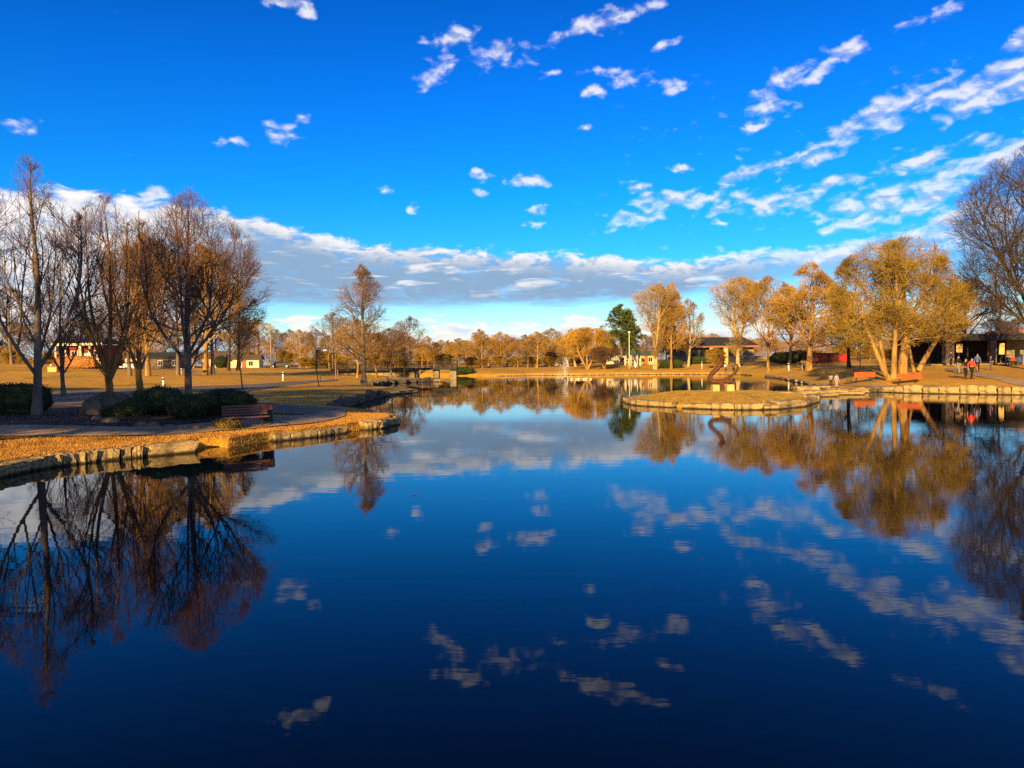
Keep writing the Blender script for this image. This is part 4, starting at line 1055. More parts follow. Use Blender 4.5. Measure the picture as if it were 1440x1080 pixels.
def bollard(px, d, h, label, s=1.0):
    loc, _ = frame_at(px, d)
    r = empty('bollard_light', loc, 0, label, 'bollard light', 'bollard lights beside the paths')
    s_ = MB(); s_.cyl((0, 0, -.05), (0, 0, h * .74), .095 * s, n=20); s_.cyl((0, 0, 0), (0, 0, .04), .15 * s, n=20); s_.build('post', M['white'], r, True)
    s_ = MB(); s_.cyl((0, 0, h * .745), (0, 0, h * .90), .085 * s, n=20)
    for k in range(3): s_.cyl((0, 0, h * (.77 + .045 * k)), (0, 0, h * (.785 + .045 * k)), .105 * s, n=20)
    s_.build('louvre', M['black'], r)
    s_ = MB(); s_.cyl((0, 0, h * .905), (0, 0, h * .98), .115 * s, .105 * s, n=20); s_.ball((0, 0, h * .96), .1 * s, 2, sz=.4); s_.build('cap', M['white'], r, True)
bollard(229, 70, 1.05, 'white bollard light with a dark band behind the rounded green bush', 1.1)
bollard(397.5, 92, 1.15, 'white bollard light beside the far end of the wide lawn path', 1.1)
bollard(919, 150, 1.0, 'short white bollard light at the foot of the pale sycamore')
bollard(987, 142, 1.45, 'tall thin white bollard light on the far lawn left of the yellow shrub tree')
bollard(1109, 112, 1.2, 'white bollard light on the shaded lawn left of the reddish pointed tree', 1.2)
bollard(1128, 108, 1.1, 'white bollard light close before the trunk of the reddish pointed tree', .7)

def wide_bench(px, d, w, rz, label):
    loc, _ = frame_at(px, d)
    r = empty('park_bench', loc, rz, label, 'bench', 'orange benches on the right bank')
    s_ = MB()
    for k in range(4): s_.box((0, -.26 - .012 * k, .50 + .125 * k), (w, .035, .118), rot=Matrix.Rotation(R(8), 3, 'X'), bev=.006)
    s_.build('backrest', M['bench_orange'], r)
    s_ = MB()
    for k in range(4): s_.box((0, -.18 + .12 * k, .44), (w, .105, .035), bev=.006)
    s_.build('seat', M['bench_orange'], r)
    for sx in (-w * .33, w * .33):
        s_ = MB(); s_.box((sx, .0, .21), (.06, .07, .42)); s_.box((sx, 0, .41), (.05, .5, .03)); s_.box((sx, -.255, .66), (.05, .03, .55)); s_.box((sx, 0, .01), (.1, .5, .02)); s_.build('leg', M['dark_metal'], r)
wide_bench(1214, 66, 1.95, 0, 'orange park bench seen from behind, left of the willow stems')
wide_bench(1276.5, 61, 2.15, .02, 'orange park bench seen from behind, right of the willow stems')
# litter bin and small table left of the benches
loc, _ = frame_at(1194, 66.5)
r = empty('bicycle_rack', loc, .1, 'dark metal lattice rack standing left of the orange benches', 'rack')
s_ = MB()
for k in range(5): s_.cyl((-.28 + .14 * k, 0, 0), (-.28 + .14 * k, 0, .72), .018, n=6)
s_.build('bars', M['dark_metal'], r)
s_ = MB(); s_.cyl((-.32, 0, .72), (.32, 0, .72), .025, n=8); s_.cyl((-.32, 0, .3), (.32, 0, .3), .022, n=8); s_.cyl((-.5, 0, .06), (.5, 0, .06), .03, n=8); s_.build('rails', M['dark_metal'], r)

# rusty sculpture on the island
g = at(1015, 50.5); S = .0505
SC = empty('sculpture', (g.x, g.y, g.z), 0, 'rusty curving pipe sculpture on golden stone blocks in the middle of the island', 'sculpture')
def pipe(pts, r0, r1, n=10, sub=7):
    pts = np.array(pts, float)
    t = np.linspace(0, len(pts) - 1, (len(pts) - 1) * sub + 1)
    out = []
    for x in t:                      # Catmull-Rom through the points
        i = min(int(x), len(pts) - 2); f = x - i
        p0, p1, p2, p3 = pts[max(i - 1, 0)], pts[i], pts[i + 1], pts[min(i + 2, len(pts) - 1)]
        out.append(.5 * ((2 * p1) + (-p0 + p2) * f + (2 * p0 - 5 * p1 + 4 * p2 - p3) * f * f + (-p0 + 3 * p1 - 3 * p2 + p3) * f ** 3))
    out = np.array(out)
    V, F = tubes(out[None], np.linspace(r0, r1, len(out))[None], n)
    caps = [np.arange(n)[None, ::-1], (np.arange(n) + len(V) - n)[None]]
    return V, [F] + caps
zb = 552.5
def sp(px, py, y=0): return ((px - 1015) * S, y, (zb - py) * S)
for nm, pp, r0, r1 in [('curved_pipe', [sp(1028, 538), sp(1016, 538.5), sp(1005, 538.5), sp(999.5, 536), sp(998.5, 531.5), sp(1003, 526, .1), sp(1010, 520, .2), sp(1015, 513, .2), sp(1017, 507, .1), sp(1012, 503, 0)], .19, .15),
                       ('thin_pipe', [sp(1019, 537.5, .1), sp(1025, 533, .1), sp(1032, 527.5, 0), sp(1036.5, 521, -.1), sp(1036.5, 514, 0)], .12, .07)]:
    V, F = pipe(pp, r0, r1)
    link(nm, mesh_np(nm, V, F, M['corten'], True), SC)
s_ = MB(); s_.box((-.02, 0, .36), (.34, .34, .76), bev=.03); s_.build('post', M['corten'], SC)
for cx, w in ((-.46, .46), (.56, .52)):
    s_ = MB(); s_.box((cx, 0, .22), (w, .6, .56), bev=.03); s_.build('stone_block', M['blocks'], SC)

# signpost and small posts on the left lawn
loc, _ = frame_at(473, 104)
r = empty('signpost', loc, .2, 'rusty wooden signpost with a dark panel on the left lawn', 'signpost')
s_ = MB(); s_.box((-.14, 0, 1.3), (.13, .13, 2.7), bev=.01); s_.build('post', M['rust_wood'], r)
s_ = MB(); s_.box((.16, 0, .95), (.12, .12, 1.9), bev=.01); s_.build('post', M['rust_wood'], r)
s_ = MB(); s_.box((.13, -.02, 1.75), (.36, .08, .8), bev=.01); s_.build('panel', M['black'], r)
loc, _ = frame_at(450, 88)
r = empty('marker_post', loc, 0, 'thin dark marker post behind the young lawn tree', 'post')
s_ = MB(); s_.box((0, 0, .4), (.09, .09, .85), bev=.01); s_.build('post', M['black'], r)
s_ = MB(); s_.box((0, 0, .85), (.14, .14, .07), bev=.01); s_.build('cap', M['black'], r)
loc, _ = frame_at(509.5, 77)
r = empty('grill', loc, .3, 'small dark grill box on a post at the foot of the cypress', 'grill')
s_ = MB(); s_.box((0, 0, .58), (.55, .4, .26), bev=.02); s_.build('fire_box', M['black'], r)
s_ = MB(); s_.cyl((0, 0, 0), (0, 0, .46), .06, n=10); s_.build('post', M['dark_metal'], r)
s_ = MB()
for k in range(6): s_.cyl((-.25 + .1 * k, -.2, .73), (-.25 + .1 * k, .2, .73), .01, n=5)
s_.build('grate', M['dark_metal'], r)

# utility pole, lamp posts
def pole(px, d, ytop, label, arm=0, head=True, name='street_lamp', mt='white', r0=.12, cat='street lamp'):
    g = at(px, d); h = P(px, ytop, d)[2] - g.z
    r = empty(name, g, 0, label, cat)
    s_ = MB(); s_.cyl((0, 0, 0), (0, 0, h), r0, r0 * .6, n=10); s_.build('pole', M[mt], r, True)
    if arm:
        s_ = MB(); s_.cyl((0, 0, h - .3), (arm, 0, h), .05, n=8); s_.build('arm', M[mt], r)
    if head and name == 'street_lamp':
        s_ = MB(); s_.box((arm, 0, h), (.7 if arm else .45, .3, .16 if arm else .35), bev=.05); s_.build('lamp_head', M['white'], r)
    if name == 'utility_pole':
        s_ = MB(); s_.box((0, 0, h - .6), (2.0, .12, .14)); s_.build('cross_arm', M['bark_tan'], r)
        for k in (-.85, -.4, .4, .85):
            s_ = MB(); s_.cyl((k, 0, h - .53), (k, 0, h - .33), .05, .03, n=8); s_.build('insulator', M['white'], r)
    return r
pole(381.5, 150, 455, 'tall pale utility pole at the wood edge left of the lawn bollard', name='utility_pole', mt='concrete_wall', r0=.2, cat='utility pole')
pole(472, 140, 492.5, 'street lamp with a long arm reaching left above the signpost', arm=-2.0, mt='concrete_wall', r0=.08)
pole(885, 152, 467, 'tall white lamp post rising behind the gazebo', mt='cream', r0=.12)
pole(1209.5, 92, 488, 'dark lamp post with a white box head behind the left orange bench', mt='dark_metal', r0=.05)
pole(1411, 92, 478, 'dark lamp post standing at the shelter near the right edge', mt='dark_metal', r0=.05)

# ---------------------------------------------------------------- footbridge
zd = 2.05; xa = P(468, 519, 128)[0]; xb = P(643, 519, 128)[0]; yb = 128
BR = empty('footbridge', ((xa + xb) / 2, yb, 0), 0, 'long low footbridge with dark railings over the creek on the left', 'bridge')
Lb = xb - xa
s_ = MB(); s_.box((0, 0, zd - .12), (Lb, 2.6, .24)); s_.box((0, -1.33, zd - .2), (Lb, .08, .42)); s_.box((0, 1.33, zd - .2), (Lb, .08, .42)); s_.build('deck', M['roof_dark'], BR)
for sy in (-1.25, 1.25):
    s_ = MB(); s_.box((0, sy, zd + 1.1), (Lb, .12, .11)); s_.box((0, sy, zd + .62), (Lb, .05, .05)); s_.box((0, sy, zd + .18), (Lb, .05, .05))
    n = int(Lb / .28)
    for k in range(n): s_.box((-Lb / 2 + (k + .5) * Lb / n, sy, zd + .62), (.03, .03, .88))
    for k in range(11): s_.box((-Lb / 2 + .1 + k * (Lb - .2) / 10, sy, zd + .6), (.11, .11, 1.26))
    s_.build('railing', M['black'], BR)
for cx in (.16, .33, .47):
    s_ = MB(); s_.box((Lb * cx, .3, .6), (1.1, 1.9, 2.3), bev=.05); s_.build('pier', M['concrete_wall'], BR)
s_ = MB(); s_.box((-Lb * .16, .3, .95), (Lb * .62, .5, 1.7), bev=.04)
for k in range(12): s_.box((-Lb * .46 + k * Lb * .052, .02, .95), (.12, .1, 1.66))
s_.build('abutment_wall', M['concrete_wall'], BR)

# ---------------------------------------------------------------- buildings
def win(root, x, y, z, w, h, frame='white', glass='glass', name='window'):
    f = MB()
    for sx in (-1, 1): f.box((x + sx * w / 2, y - .02, z), (.08, .1, h + .1))
    for sz_ in (-1, 1): f.box((x, y - .02, z + sz_ * h / 2), (w + .07, .09, .08))
    f.box((x, y - .01, z), (.05, .06, h))
    fo = f.build(name, M[frame], root)
    p_ = MB(); p_.box((x, y + .01, z), (w, .03, h)); p_.build('pane', M[glass], fo)
# white and red house
g = at(119, 116); HS = empty('house', g, R(-6), 'low white and red house with cream porch posts on the left lawn', 'house')
s_ = MB(); s_.box((0, 1.6, 1.75), (7.6, 5, 3.5)); s_.build('wall', M['red_paint'], HS)
s_ = MB(); s_.prism([(-4.4, -1.6), (4.4, -1.6), (4.4, 4.8), (-4.4, 4.8)], 3.74, 3.86)
s_.poly([(-4.4, -1.6, 3.87), (4.4, -1.6, 3.87), (3.0, 1.6, 4.7), (-3.0, 1.6, 4.7)]); s_.poly([(4.4, 4.8, 3.87), (-4.4, 4.8, 3.87), (-3.0, 1.6, 4.7), (3.0, 1.6, 4.7)])
s_.poly([(-4.4, 4.8, 3.87), (-4.4, -1.6, 3.87), (-3.0, 1.6, 4.7)]); s_.poly([(4.4, -1.6, 3.87), (4.4, 4.8, 3.87), (3.0, 1.6, 4.7)]); s_.build('roof', M['roof_dark'], HS)
s_ = MB(); s_.box((0, -1.62, 3.6), (8.8, .14, .4)); s_.build('fascia', M['cream'], HS)
for x in (-3.9, -3.1, -2.2, .35, 2.0, 3.9):
    s_ = MB(); s_.box((x, -1.35, 1.7), (.42 if x > -2.5 else .3, .3, 3.4), bev=.03); s_.build('porch_post', M['cream'], HS)
win(HS, -1.0, -.92, 1.9, 1.1, 1.3); win(HS, 2.9, -.92, 1.9, 1.0, 1.3)
s_ = MB(); s_.box((1.15, -.93, 1.1), (.95, .08, 2.2)); dd = s_.build('door', M['white'], HS)
s_ = MB(); s_.ball((1.5, -1.0, 1.1), .05, 1); s_.build('handle', M['dark_metal'], dd)
s_ = MB()
for k in range(30): s_.box((-4.1 + k * .28, -1.45, .75), (.05, .05, .9))
s_.box((0, -1.45, 1.2), (8.2, .09, .09)); s_.build('porch_railing', M['cream'], HS)
s_ = MB()
for k in range(9): s_.ball((-3.2 + .62 * k, -3.4 + .2 * (k % 2), .25), .3, 2, sx=rs.uniform(.8, 1.2), sz=rs.uniform(.7, 1.1))
props(s_.build('flower_bed', M['white'], None, True, loc=g), 'row of pale flowering clumps in front of the white and red house', 'flowers', kind='stuff')
loc, _ = frame_at(75, 96)
r = empty('utility_cabinet', loc, 0, 'yellow utility cabinet on the left lawn beside the russet hedge', 'cabinet')
s_ = MB(); s_.box((0, 0, .32), (1.2, .7, .64), bev=.03); s_.build('body', M['blocks'], r)
s_ = MB(); s_.box((.02, 0, .67), (1.28, .78, .06), bev=.02); s_.build('lid', M['cream'], r)

def car(px, d, rz, mt, label):
    g = at(px, d); r = empty('parked_car', g, rz, label, 'car')
    prof = [(-2.2, .35), (-2.2, .8), (-2.0, .95), (-1.35, 1.0), (-.85, 1.42), (.55, 1.45), (1.2, .98), (2.05, .85), (2.22, .6), (2.2, .35)]
    bm = bmesh.new(); L_ = []; 
    for y in (-.85, -.78, .78, .85):
        z_ = .0 if abs(y) < .8 else .0
        L_.append([bm.verts.new((x, y * (.86 if z > 1.1 else 1), z if abs(y) < .8 else min(z, z) * .995)) for x, z in prof])
    for A_, B_ in zip(L_[:-1], L_[1:]):
        for k in range(len(prof)): bm.faces.new((A_[k], A_[(k + 1) % len(prof)], B_[(k + 1) % len(prof)], B_[k]))
    bm.faces.new(L_[0][::-1]); bm.faces.new(L_[-1])
    b_ = MB(); b_.bm.free(); b_.bm = bm; b_.build('body', M[mt], r)
    for sy in (-1, 1):
        w_ = MB(); w_.prism([(-1.2, 0), (-.8, 0), (.5, 0), (1.05, 0)], 0, .001); w_.bm.clear()
        w_.poly([(-1.15, sy * .865, 1.02), (1.0, sy * .865, 1.02), (.5, sy * .76, 1.38), (-.8, sy * .76, 1.38)]); w_.build('window', M['glass'], r)
        for x in (-1.35, 1.35):
            w_ = MB(); w_.cyl((x, sy * .70, .33), (x, sy * .90, .33), .34, n=18); wh = w_.build('wheel', M['black'], r)
            w_ = MB(); w_.cyl((x, sy * .89, .33), (x, sy * .915, .33), .19, n=12); w_.build('rim', M['white'], wh)
        w_ = MB(); w_.box((2.17, sy * .6, .68), (.08, .3, .14)); w_.build('headlight', M['cream'], r)
    return r
car(187, 140, .1, 'white', 'white parked car behind the narrow trunked lawn tree')
car(395, 152, .1, 'dark_metal', 'dark parked car at the wood edge right of the utility pole')
car(83, 146, 0, 'white', 'white parked car at the left end of the white and red house')
def simple_house(px, d, w, h, dep, rz, wall, roof, label, gable=1.6, wins=2, name='house'):
    g = at(px, d); r = empty(name, g, rz, label, 'house')
    s_ = MB(); s_.box((0, 0, h / 2), (w, dep, h)); s_.build('wall', M[wall], r)
    s_ = MB(); o_ = .4; hw, hd = w / 2 + o_, dep / 2 + o_
    pr_ = [(-hd, h + .02), (0, h + gable), (hd, h + .02), (hd, h + .17), (0, h + gable + .17), (-hd, h + .17)]
    a_ = [s_.bm.verts.new((-hw, y, z)) for y, z in pr_]; b_ = [s_.bm.verts.new((hw, y, z)) for y, z in pr_]
    for k in range(6): s_.bm.faces.new((a_[k], a_[(k + 1) % 6], b_[(k + 1) % 6], b_[k]))
    s_.bm.faces.new(a_[::-1]); s_.bm.faces.new(b_); s_.build('roof', M[roof], r)
    s_ = MB()
    for x in (-w / 2 + .002, w / 2 - .002): s_.poly([(x, -dep / 2, h + .01), (x, dep / 2, h + .01), (x, 0, h + gable)])
    s_.build('gable', M[wall], r)
    for k in range(wins): win(r, -w / 2 + (k + .5) * w / wins + .3, -dep / 2 - .03, h * .55, 1.0, 1.1)
    s_ = MB(); s_.box((-w / 2 + .9, -dep / 2 - .03, 1.05), (.95, .08, 2.1)); dd = s_.build('door', M['rust_wood'], r)
    return r
simple_house(232, 158, 9, 2.3, 6, .05, 'boulder', 'roof_dark', 'long low grey house behind the thickest lawn trunk', 1.2, 3)
simple_house(300, 165, 4.6, 2.2, 5, .4, 'cream', 'roof_brown', 'small cream house left of the rounded green bush', 1.3, 1)
simple_house(334, 168, 5.0, 2.0, 5, -.1, 'cream', 'roof_brown', 'cream house behind the pair of dark trees', 1.2, 2)
simple_house(354, 166, 4.2, 1.9, 5, .15, 'cream', 'roof_brown', 'small cream house nearest the utility pole', 1.1, 1)
simple_house(198, 170, 5.0, 2.8, 5, .1, 'cream', 'roof_brown', 'pale house just right of the white parked car', 1.1, 1)
simple_house(862, 200, 8.0, 2.4, 6, .1, 'cream', 'roof_brown', 'white house half hidden left of the gazebo pine', 1.6, 2)
simple_house(781, 205, 6.5, 2.4, 6, .1, 'white', 'roof_brown', 'white house among the far trees behind the fountain', 1.4, 2)
# bicycle rack / white picnic things by the lawn trees
def picnic(px, d, rz, mt, label):
    g = at(px, d); r = empty('picnic_table', g, rz, label, 'picnic table')
    s_ = MB(); 
    for k in range(4): s_.box((0, -.27 + .18 * k, .74), (1.8, .16, .04))
    s_.build('tabletop', M[mt], r)
    for sy in (-.62, .62):
        s_ = MB(); s_.box((0, sy, .44), (1.8, .26, .04)); s_.build('seat', M[mt], r)
    for sx in (-.65, .65):
        s_ = MB(); s_.cyl((sx, -.55, 0), (sx, -.2, .72), .035, n=6); s_.cyl((sx, .55, 0), (sx, .2, .72), .035, n=6); s_.box((sx, 0, .40), (.06, 1.4, .06)); s_.build('leg', M[mt], r)
picnic(278, 96, .2, 'bark_grey', 'grey picnic table between two lawn trees')
g = at(259, 97); r = empty('bicycle_rack', g, .1, 'white bicycle rack of thin bars on the left lawn', 'rack')
s_ = MB()
for k in range(7): s_.cyl((-.6 + .2 * k, 0, 0), (-.6 + .2 * k, 0, .85), .022, n=6)
s_.build('bars', M['white'], r)
s_ = MB(); s_.cyl((-.65, 0, .86), (.65, 0, .86), .03, n=6); s_.cyl((-.65, 0, .35), (.65, 0, .35), .03, n=6); s_.build('rails', M['white'], r)

# dark roofed stone building across the pond
g = at(1003, 180); zb_ = g.z
BB = empty('park_building', g, R(-4), 'long stone building with a dark roof behind the rusty sculpture', 'building')
s_ = MB(); s_.box((0, 3, 1.5), (20, 6, 3.0)); s_.build('wall', M['concrete_wall'], BB)
s_ = MB(); s_.prism([(-11, -1.6), (11, -1.6), (11, 7), (-11, 7)], 3.0, 3.3)
s_.poly([(-11, -1.6, 3.31), (11, -1.6, 3.31), (8, 2.7, 5.6), (-6, 2.7, 5.6)]); s_.poly([(11, 7, 3.31), (-11, 7, 3.31), (-6, 2.7, 5.6), (8, 2.7, 5.6)])
s_.poly([(-11, 7, 3.31), (-11, -1.6, 3.31), (-6, 2.7, 5.6)]); s_.poly([(11, -1.6, 3.31), (11, 7, 3.31), (8, 2.7, 5.6)]); s_.build('roof', M['roof_dark'], BB)
s_ = MB(); s_.box((0, -1.63, 3.1), (22, .1, .45)); s_.build('fascia', M['rust_wood'], BB)
for x in (-6.6, -.8, 6.4):
    s_ = MB(); s_.box((x, -1.2, 1.5), (.9, .7, 3.0), bev=.05); s_.build('stone_pillar', M['blocks'], BB)
for x in (-4.6, -2.6, 2.4, 4.4): win(BB, x, -.04, 1.5, 1.5, 1.9, 'dark_metal')
s_ = MB(); s_.box((.8, -.04, 1.1), (1.2, .08, 2.2)); s_.build('door', M['roof_dark'], BB)
s_ = MB(); s_.box((0, -4.6, .25), (24, .3, .9)); s_.build('terrace_wall', M['concrete_wall'], BB)
g = at(1020.5, 150); r = empty('stone_chimney', g, 0, 'square golden stone chimney pillar above the yellow shrub tree', 'pillar')
s_ = MB(); s_.box((0, 0, 1.9), (.85, .85, 3.9), bev=.05); s_.build('shaft', M['blocks'], r)
s_ = MB(); s_.box((0, 0, 3.92), (1.05, 1.05, .14), bev=.03); s_.build('cap', M['stone'], r)

# gazebo and the little yellow building
g = at(890, 163); GZ = empty('gazebo', g, 0, 'small gazebo with a green roof and cream posts on the far bank', 'gazebo')
s_ = MB()
n8 = [(2.1 * math.cos(k * math.pi / 4 + .39), 2.1 * math.sin(k * math.pi / 4 + .39)) for k in range(8)]
s_.prism(n8, 2.55, 2.68)
for k in range(8): s_.poly([(n8[k][0] * 1.05, n8[k][1] * 1.05, 2.69), (n8[(k + 1) % 8][0] * 1.05, n8[(k + 1) % 8][1] * 1.05, 2.69), (0, 0, 3.9)])
rf = s_.build('roof', M['roof_green'], GZ)
s_ = MB(); s_.cyl((0, 0, 3.8), (0, 0, 4.2), .15, .02, n=8); s_.build('finial', M['roof_green'], rf)
for k in range(8):
    x, y = n8[k]; s_ = MB(); s_.cyl((x * .88, y * .88, 0), (x * .88, y * .88, 2.56), .11, n=8); s_.build('post', M['cream'], GZ)
s_ = MB(); s_.prism([(x * 1.0, y * 1.0) for x, y in n8], -.2, .12); s_.build('floor', M['concrete_wall'], GZ)
s_ = MB()
for k in range(1, 6):
    x, y = n8[k]; x2, y2 = n8[(k + 1) % 8]; s_.cyl((x * .88, y * .88, .9), (x2 * .88, y2 * .88, .9), .05, n=6)
s_.build('railing', M['cream'], GZ)
simple_house(911, 168, 3.2, 2.1, 3, .0, 'blocks', 'roof_green', 'tiny yellow walled building attached right of the gazebo', .9, 1, name='kiosk')
g = at(895, 154); r = empty('statue', g, 0, 'small white figure statue on a dark boulder in front of the gazebo', 'statue')
s_ = MB(); s_.ball((.25, 0, .3), .55, 3, sz=.7); s_.build('rock_base', M['stone_dark'], r, True)
s_ = MB(); s_.ball((-.25, 0, .75), .32, 3, sz=1.5); s_.ball((-.3, -.1, 1.3), .18, 2); s_.ball((-.15, -.1, .4), .3, 2); s_.build('figure', M['white'], r, True)

# red shed
g = at(1164, 122); r = empty('shed', g, R(3), 'long low red shed with a bright red right end under the golden trees', 'shed')
s_ = MB(); s_.box((-.9, 0, .75), (4.6, 1.8, 1.5)); s_.build('wall', M['red_paint'], r)
s_ = MB()
for k in range(16): s_.box((-3.1 + k * .3, -.93, .78), (.13, .05, 1.4))
s_.build('slats', M['bark_dark'], r)
s_ = MB(); s_.box((2.3, -.1, .72), (1.75, 2.0, 1.42), bev=.04); s_.build('end_box', M['red_bright'], r)
s_ = MB(); s_.box((-.9, 0, 1.56), (4.9, 2.2, .1)); s_.build('roof', M['roof_dark'], r)

# shelter on the right
g = at(1385, 84); SH_ = empty('shelter', g, R(-5), 'large dark flat roofed picnic shelter with stone pillars on the right', 'shelter')
s_ = MB(); s_.box((2.0, 3, 3.05), (17.5, 9, .55)); s_.box((2.0, -1.3, 3.42), (17.9, .6, .25)); s_.build('roof', M['roof_dark'], SH_)
s_ = MB(); s_.box((7.0, 3.0, 3.75), (7, 7, .5)); s_.build('upper_roof', M['rust_wood'], SH_)
s_ = MB(); s_.box((1.5, 7.2, 1.4), (16.5, .3, 2.8)); s_.build('back_wall', M['bark_dark'], SH_)
s_ = MB(); s_.box((6.4, 2.5, 1.5), (5.2, .3, 3.0)); s_.build('side_wall', M['concrete_wall'], SH_)
for x, w in ((-4.6, .95), (.3, .7), (4.2, .5), (9.4, .7)):
    s_ = MB(); s_.box((x, -.9, 1.4), (w, w, 2.76), bev=.03); s_.build('stone_pillar', M['boulder'], SH_)
for x, z, w, h in ((-3.4, 1.9, .7, 1.0), (1.3, 1.75, .6, 1.3)):
    s_ = MB(); s_.box((x, -1.0, z), (w, .06, h), bev=.01); s_.build('notice_board', M['blocks'], SH_)
for x in (-5.6, -2.2, -1.2):
    s_ = MB(); s_.box((x, 1.5, 1.3), (.16, .16, 2.6)); s_.build('post', M['dark_metal'], SH_)
s_ = MB(); s_.box((2, 3, -.02), (18, 10, .16)); s_.build('floor', M['concrete'], SH_)
g = at(1433, 80); r = empty('litter_bin', g, 0, 'tall dark blue litter bin at the right end of the shelter', 'litter bin')
s_ = MB(); s_.cyl((0, 0, 0), (0, 0, 1.0), .33, .36, n=18); s_.build('body', mat('bin_blue', (.03, .05, .16), .5), r, True)
s_ = MB(); s_.ball((0, 0, 1.0), .37, 3, sz=.5); s_.build('lid', M['black'], r, True)
g = at(1419, 79.5); picnic(1419, 79.5, .1, 'bark_grey', 'grey picnic table under the shelter where people sit')
g = at(1395, 57.8); 

# ---------------------------------------------------------------- fountain
v = ray(794, 510); fd = 122
r = empty('fountain', (v.x * fd, fd, 0), 0, 'thin white fountain spray rising from the far end of the pond', 'fountain')
rng = np.random.default_rng(4)
t_ = rng.random(1500) ** .7; hh = 3.5 * t_
sp_ = .07 + .45 * t_ * (1 - .3 * t_)
pts = np.stack([rng.normal(size=1500) * sp_ + .15 * t_, rng.normal(size=1500) * sp_, hh], 1)
pts2 = np.stack([rng.normal(size=1200) * .9 - .4, rng.normal(size=1200) * .8, rng.random(1200) ** 2 * 2.2], 1)
V, F = specks(rng, np.concatenate([pts, pts2]), 1, .01, .034)
mist = bpy.data.materials.new('spray'); mist.use_nodes = True
t = NT(mist.node_tree); b = t.n['Principled BSDF']; b.inputs['Base Color'].default_value = c4(.8, .8, .8); b.inputs['Alpha'].default_value = .8
link('spray', mesh_np('spray', V, [F], mist), r)
s_ = MB(); s_.cyl((0, 0, -.1), (0, 0, .12), .35, n=16); s_.build('nozzle', M['dark_metal'], r)
v = ray(817, 510); fd = 112
r = empty('float_ring', (v.x * fd, fd, 0), 0, 'low tan floating ring on the water right of the fountain', 'float')
s_ = MB()
for k in range(9):
    s_.ball((-1.5 + .37 * k, .5 * math.sin(k * 2.1), .06), .17, 2, sx=1.3, sz=.9 + .5 * (k % 3 == 0))
s_.build('floats', M['cream'], r, True)
s_ = MB(); s_.cyl((-1.6, 0, .05), (1.6, 0, .05), .07, n=8); s_.build('bar', M['rust_wood'], r)
w_ = W(583, 697)
s_ = MB(); s_.cyl((-.09, 0, .005), (.05, .02, .012), .008, .006, n=6); s_.cyl((.04, .02, .01), (.1, .06, .03), .006, .003, n=5)
props(s_.build('floating_twig', M['bark_dark'], loc=(w_[0], w_[1], 0)), 'tiny dark twig floating alone on the open blue water', 'twig')

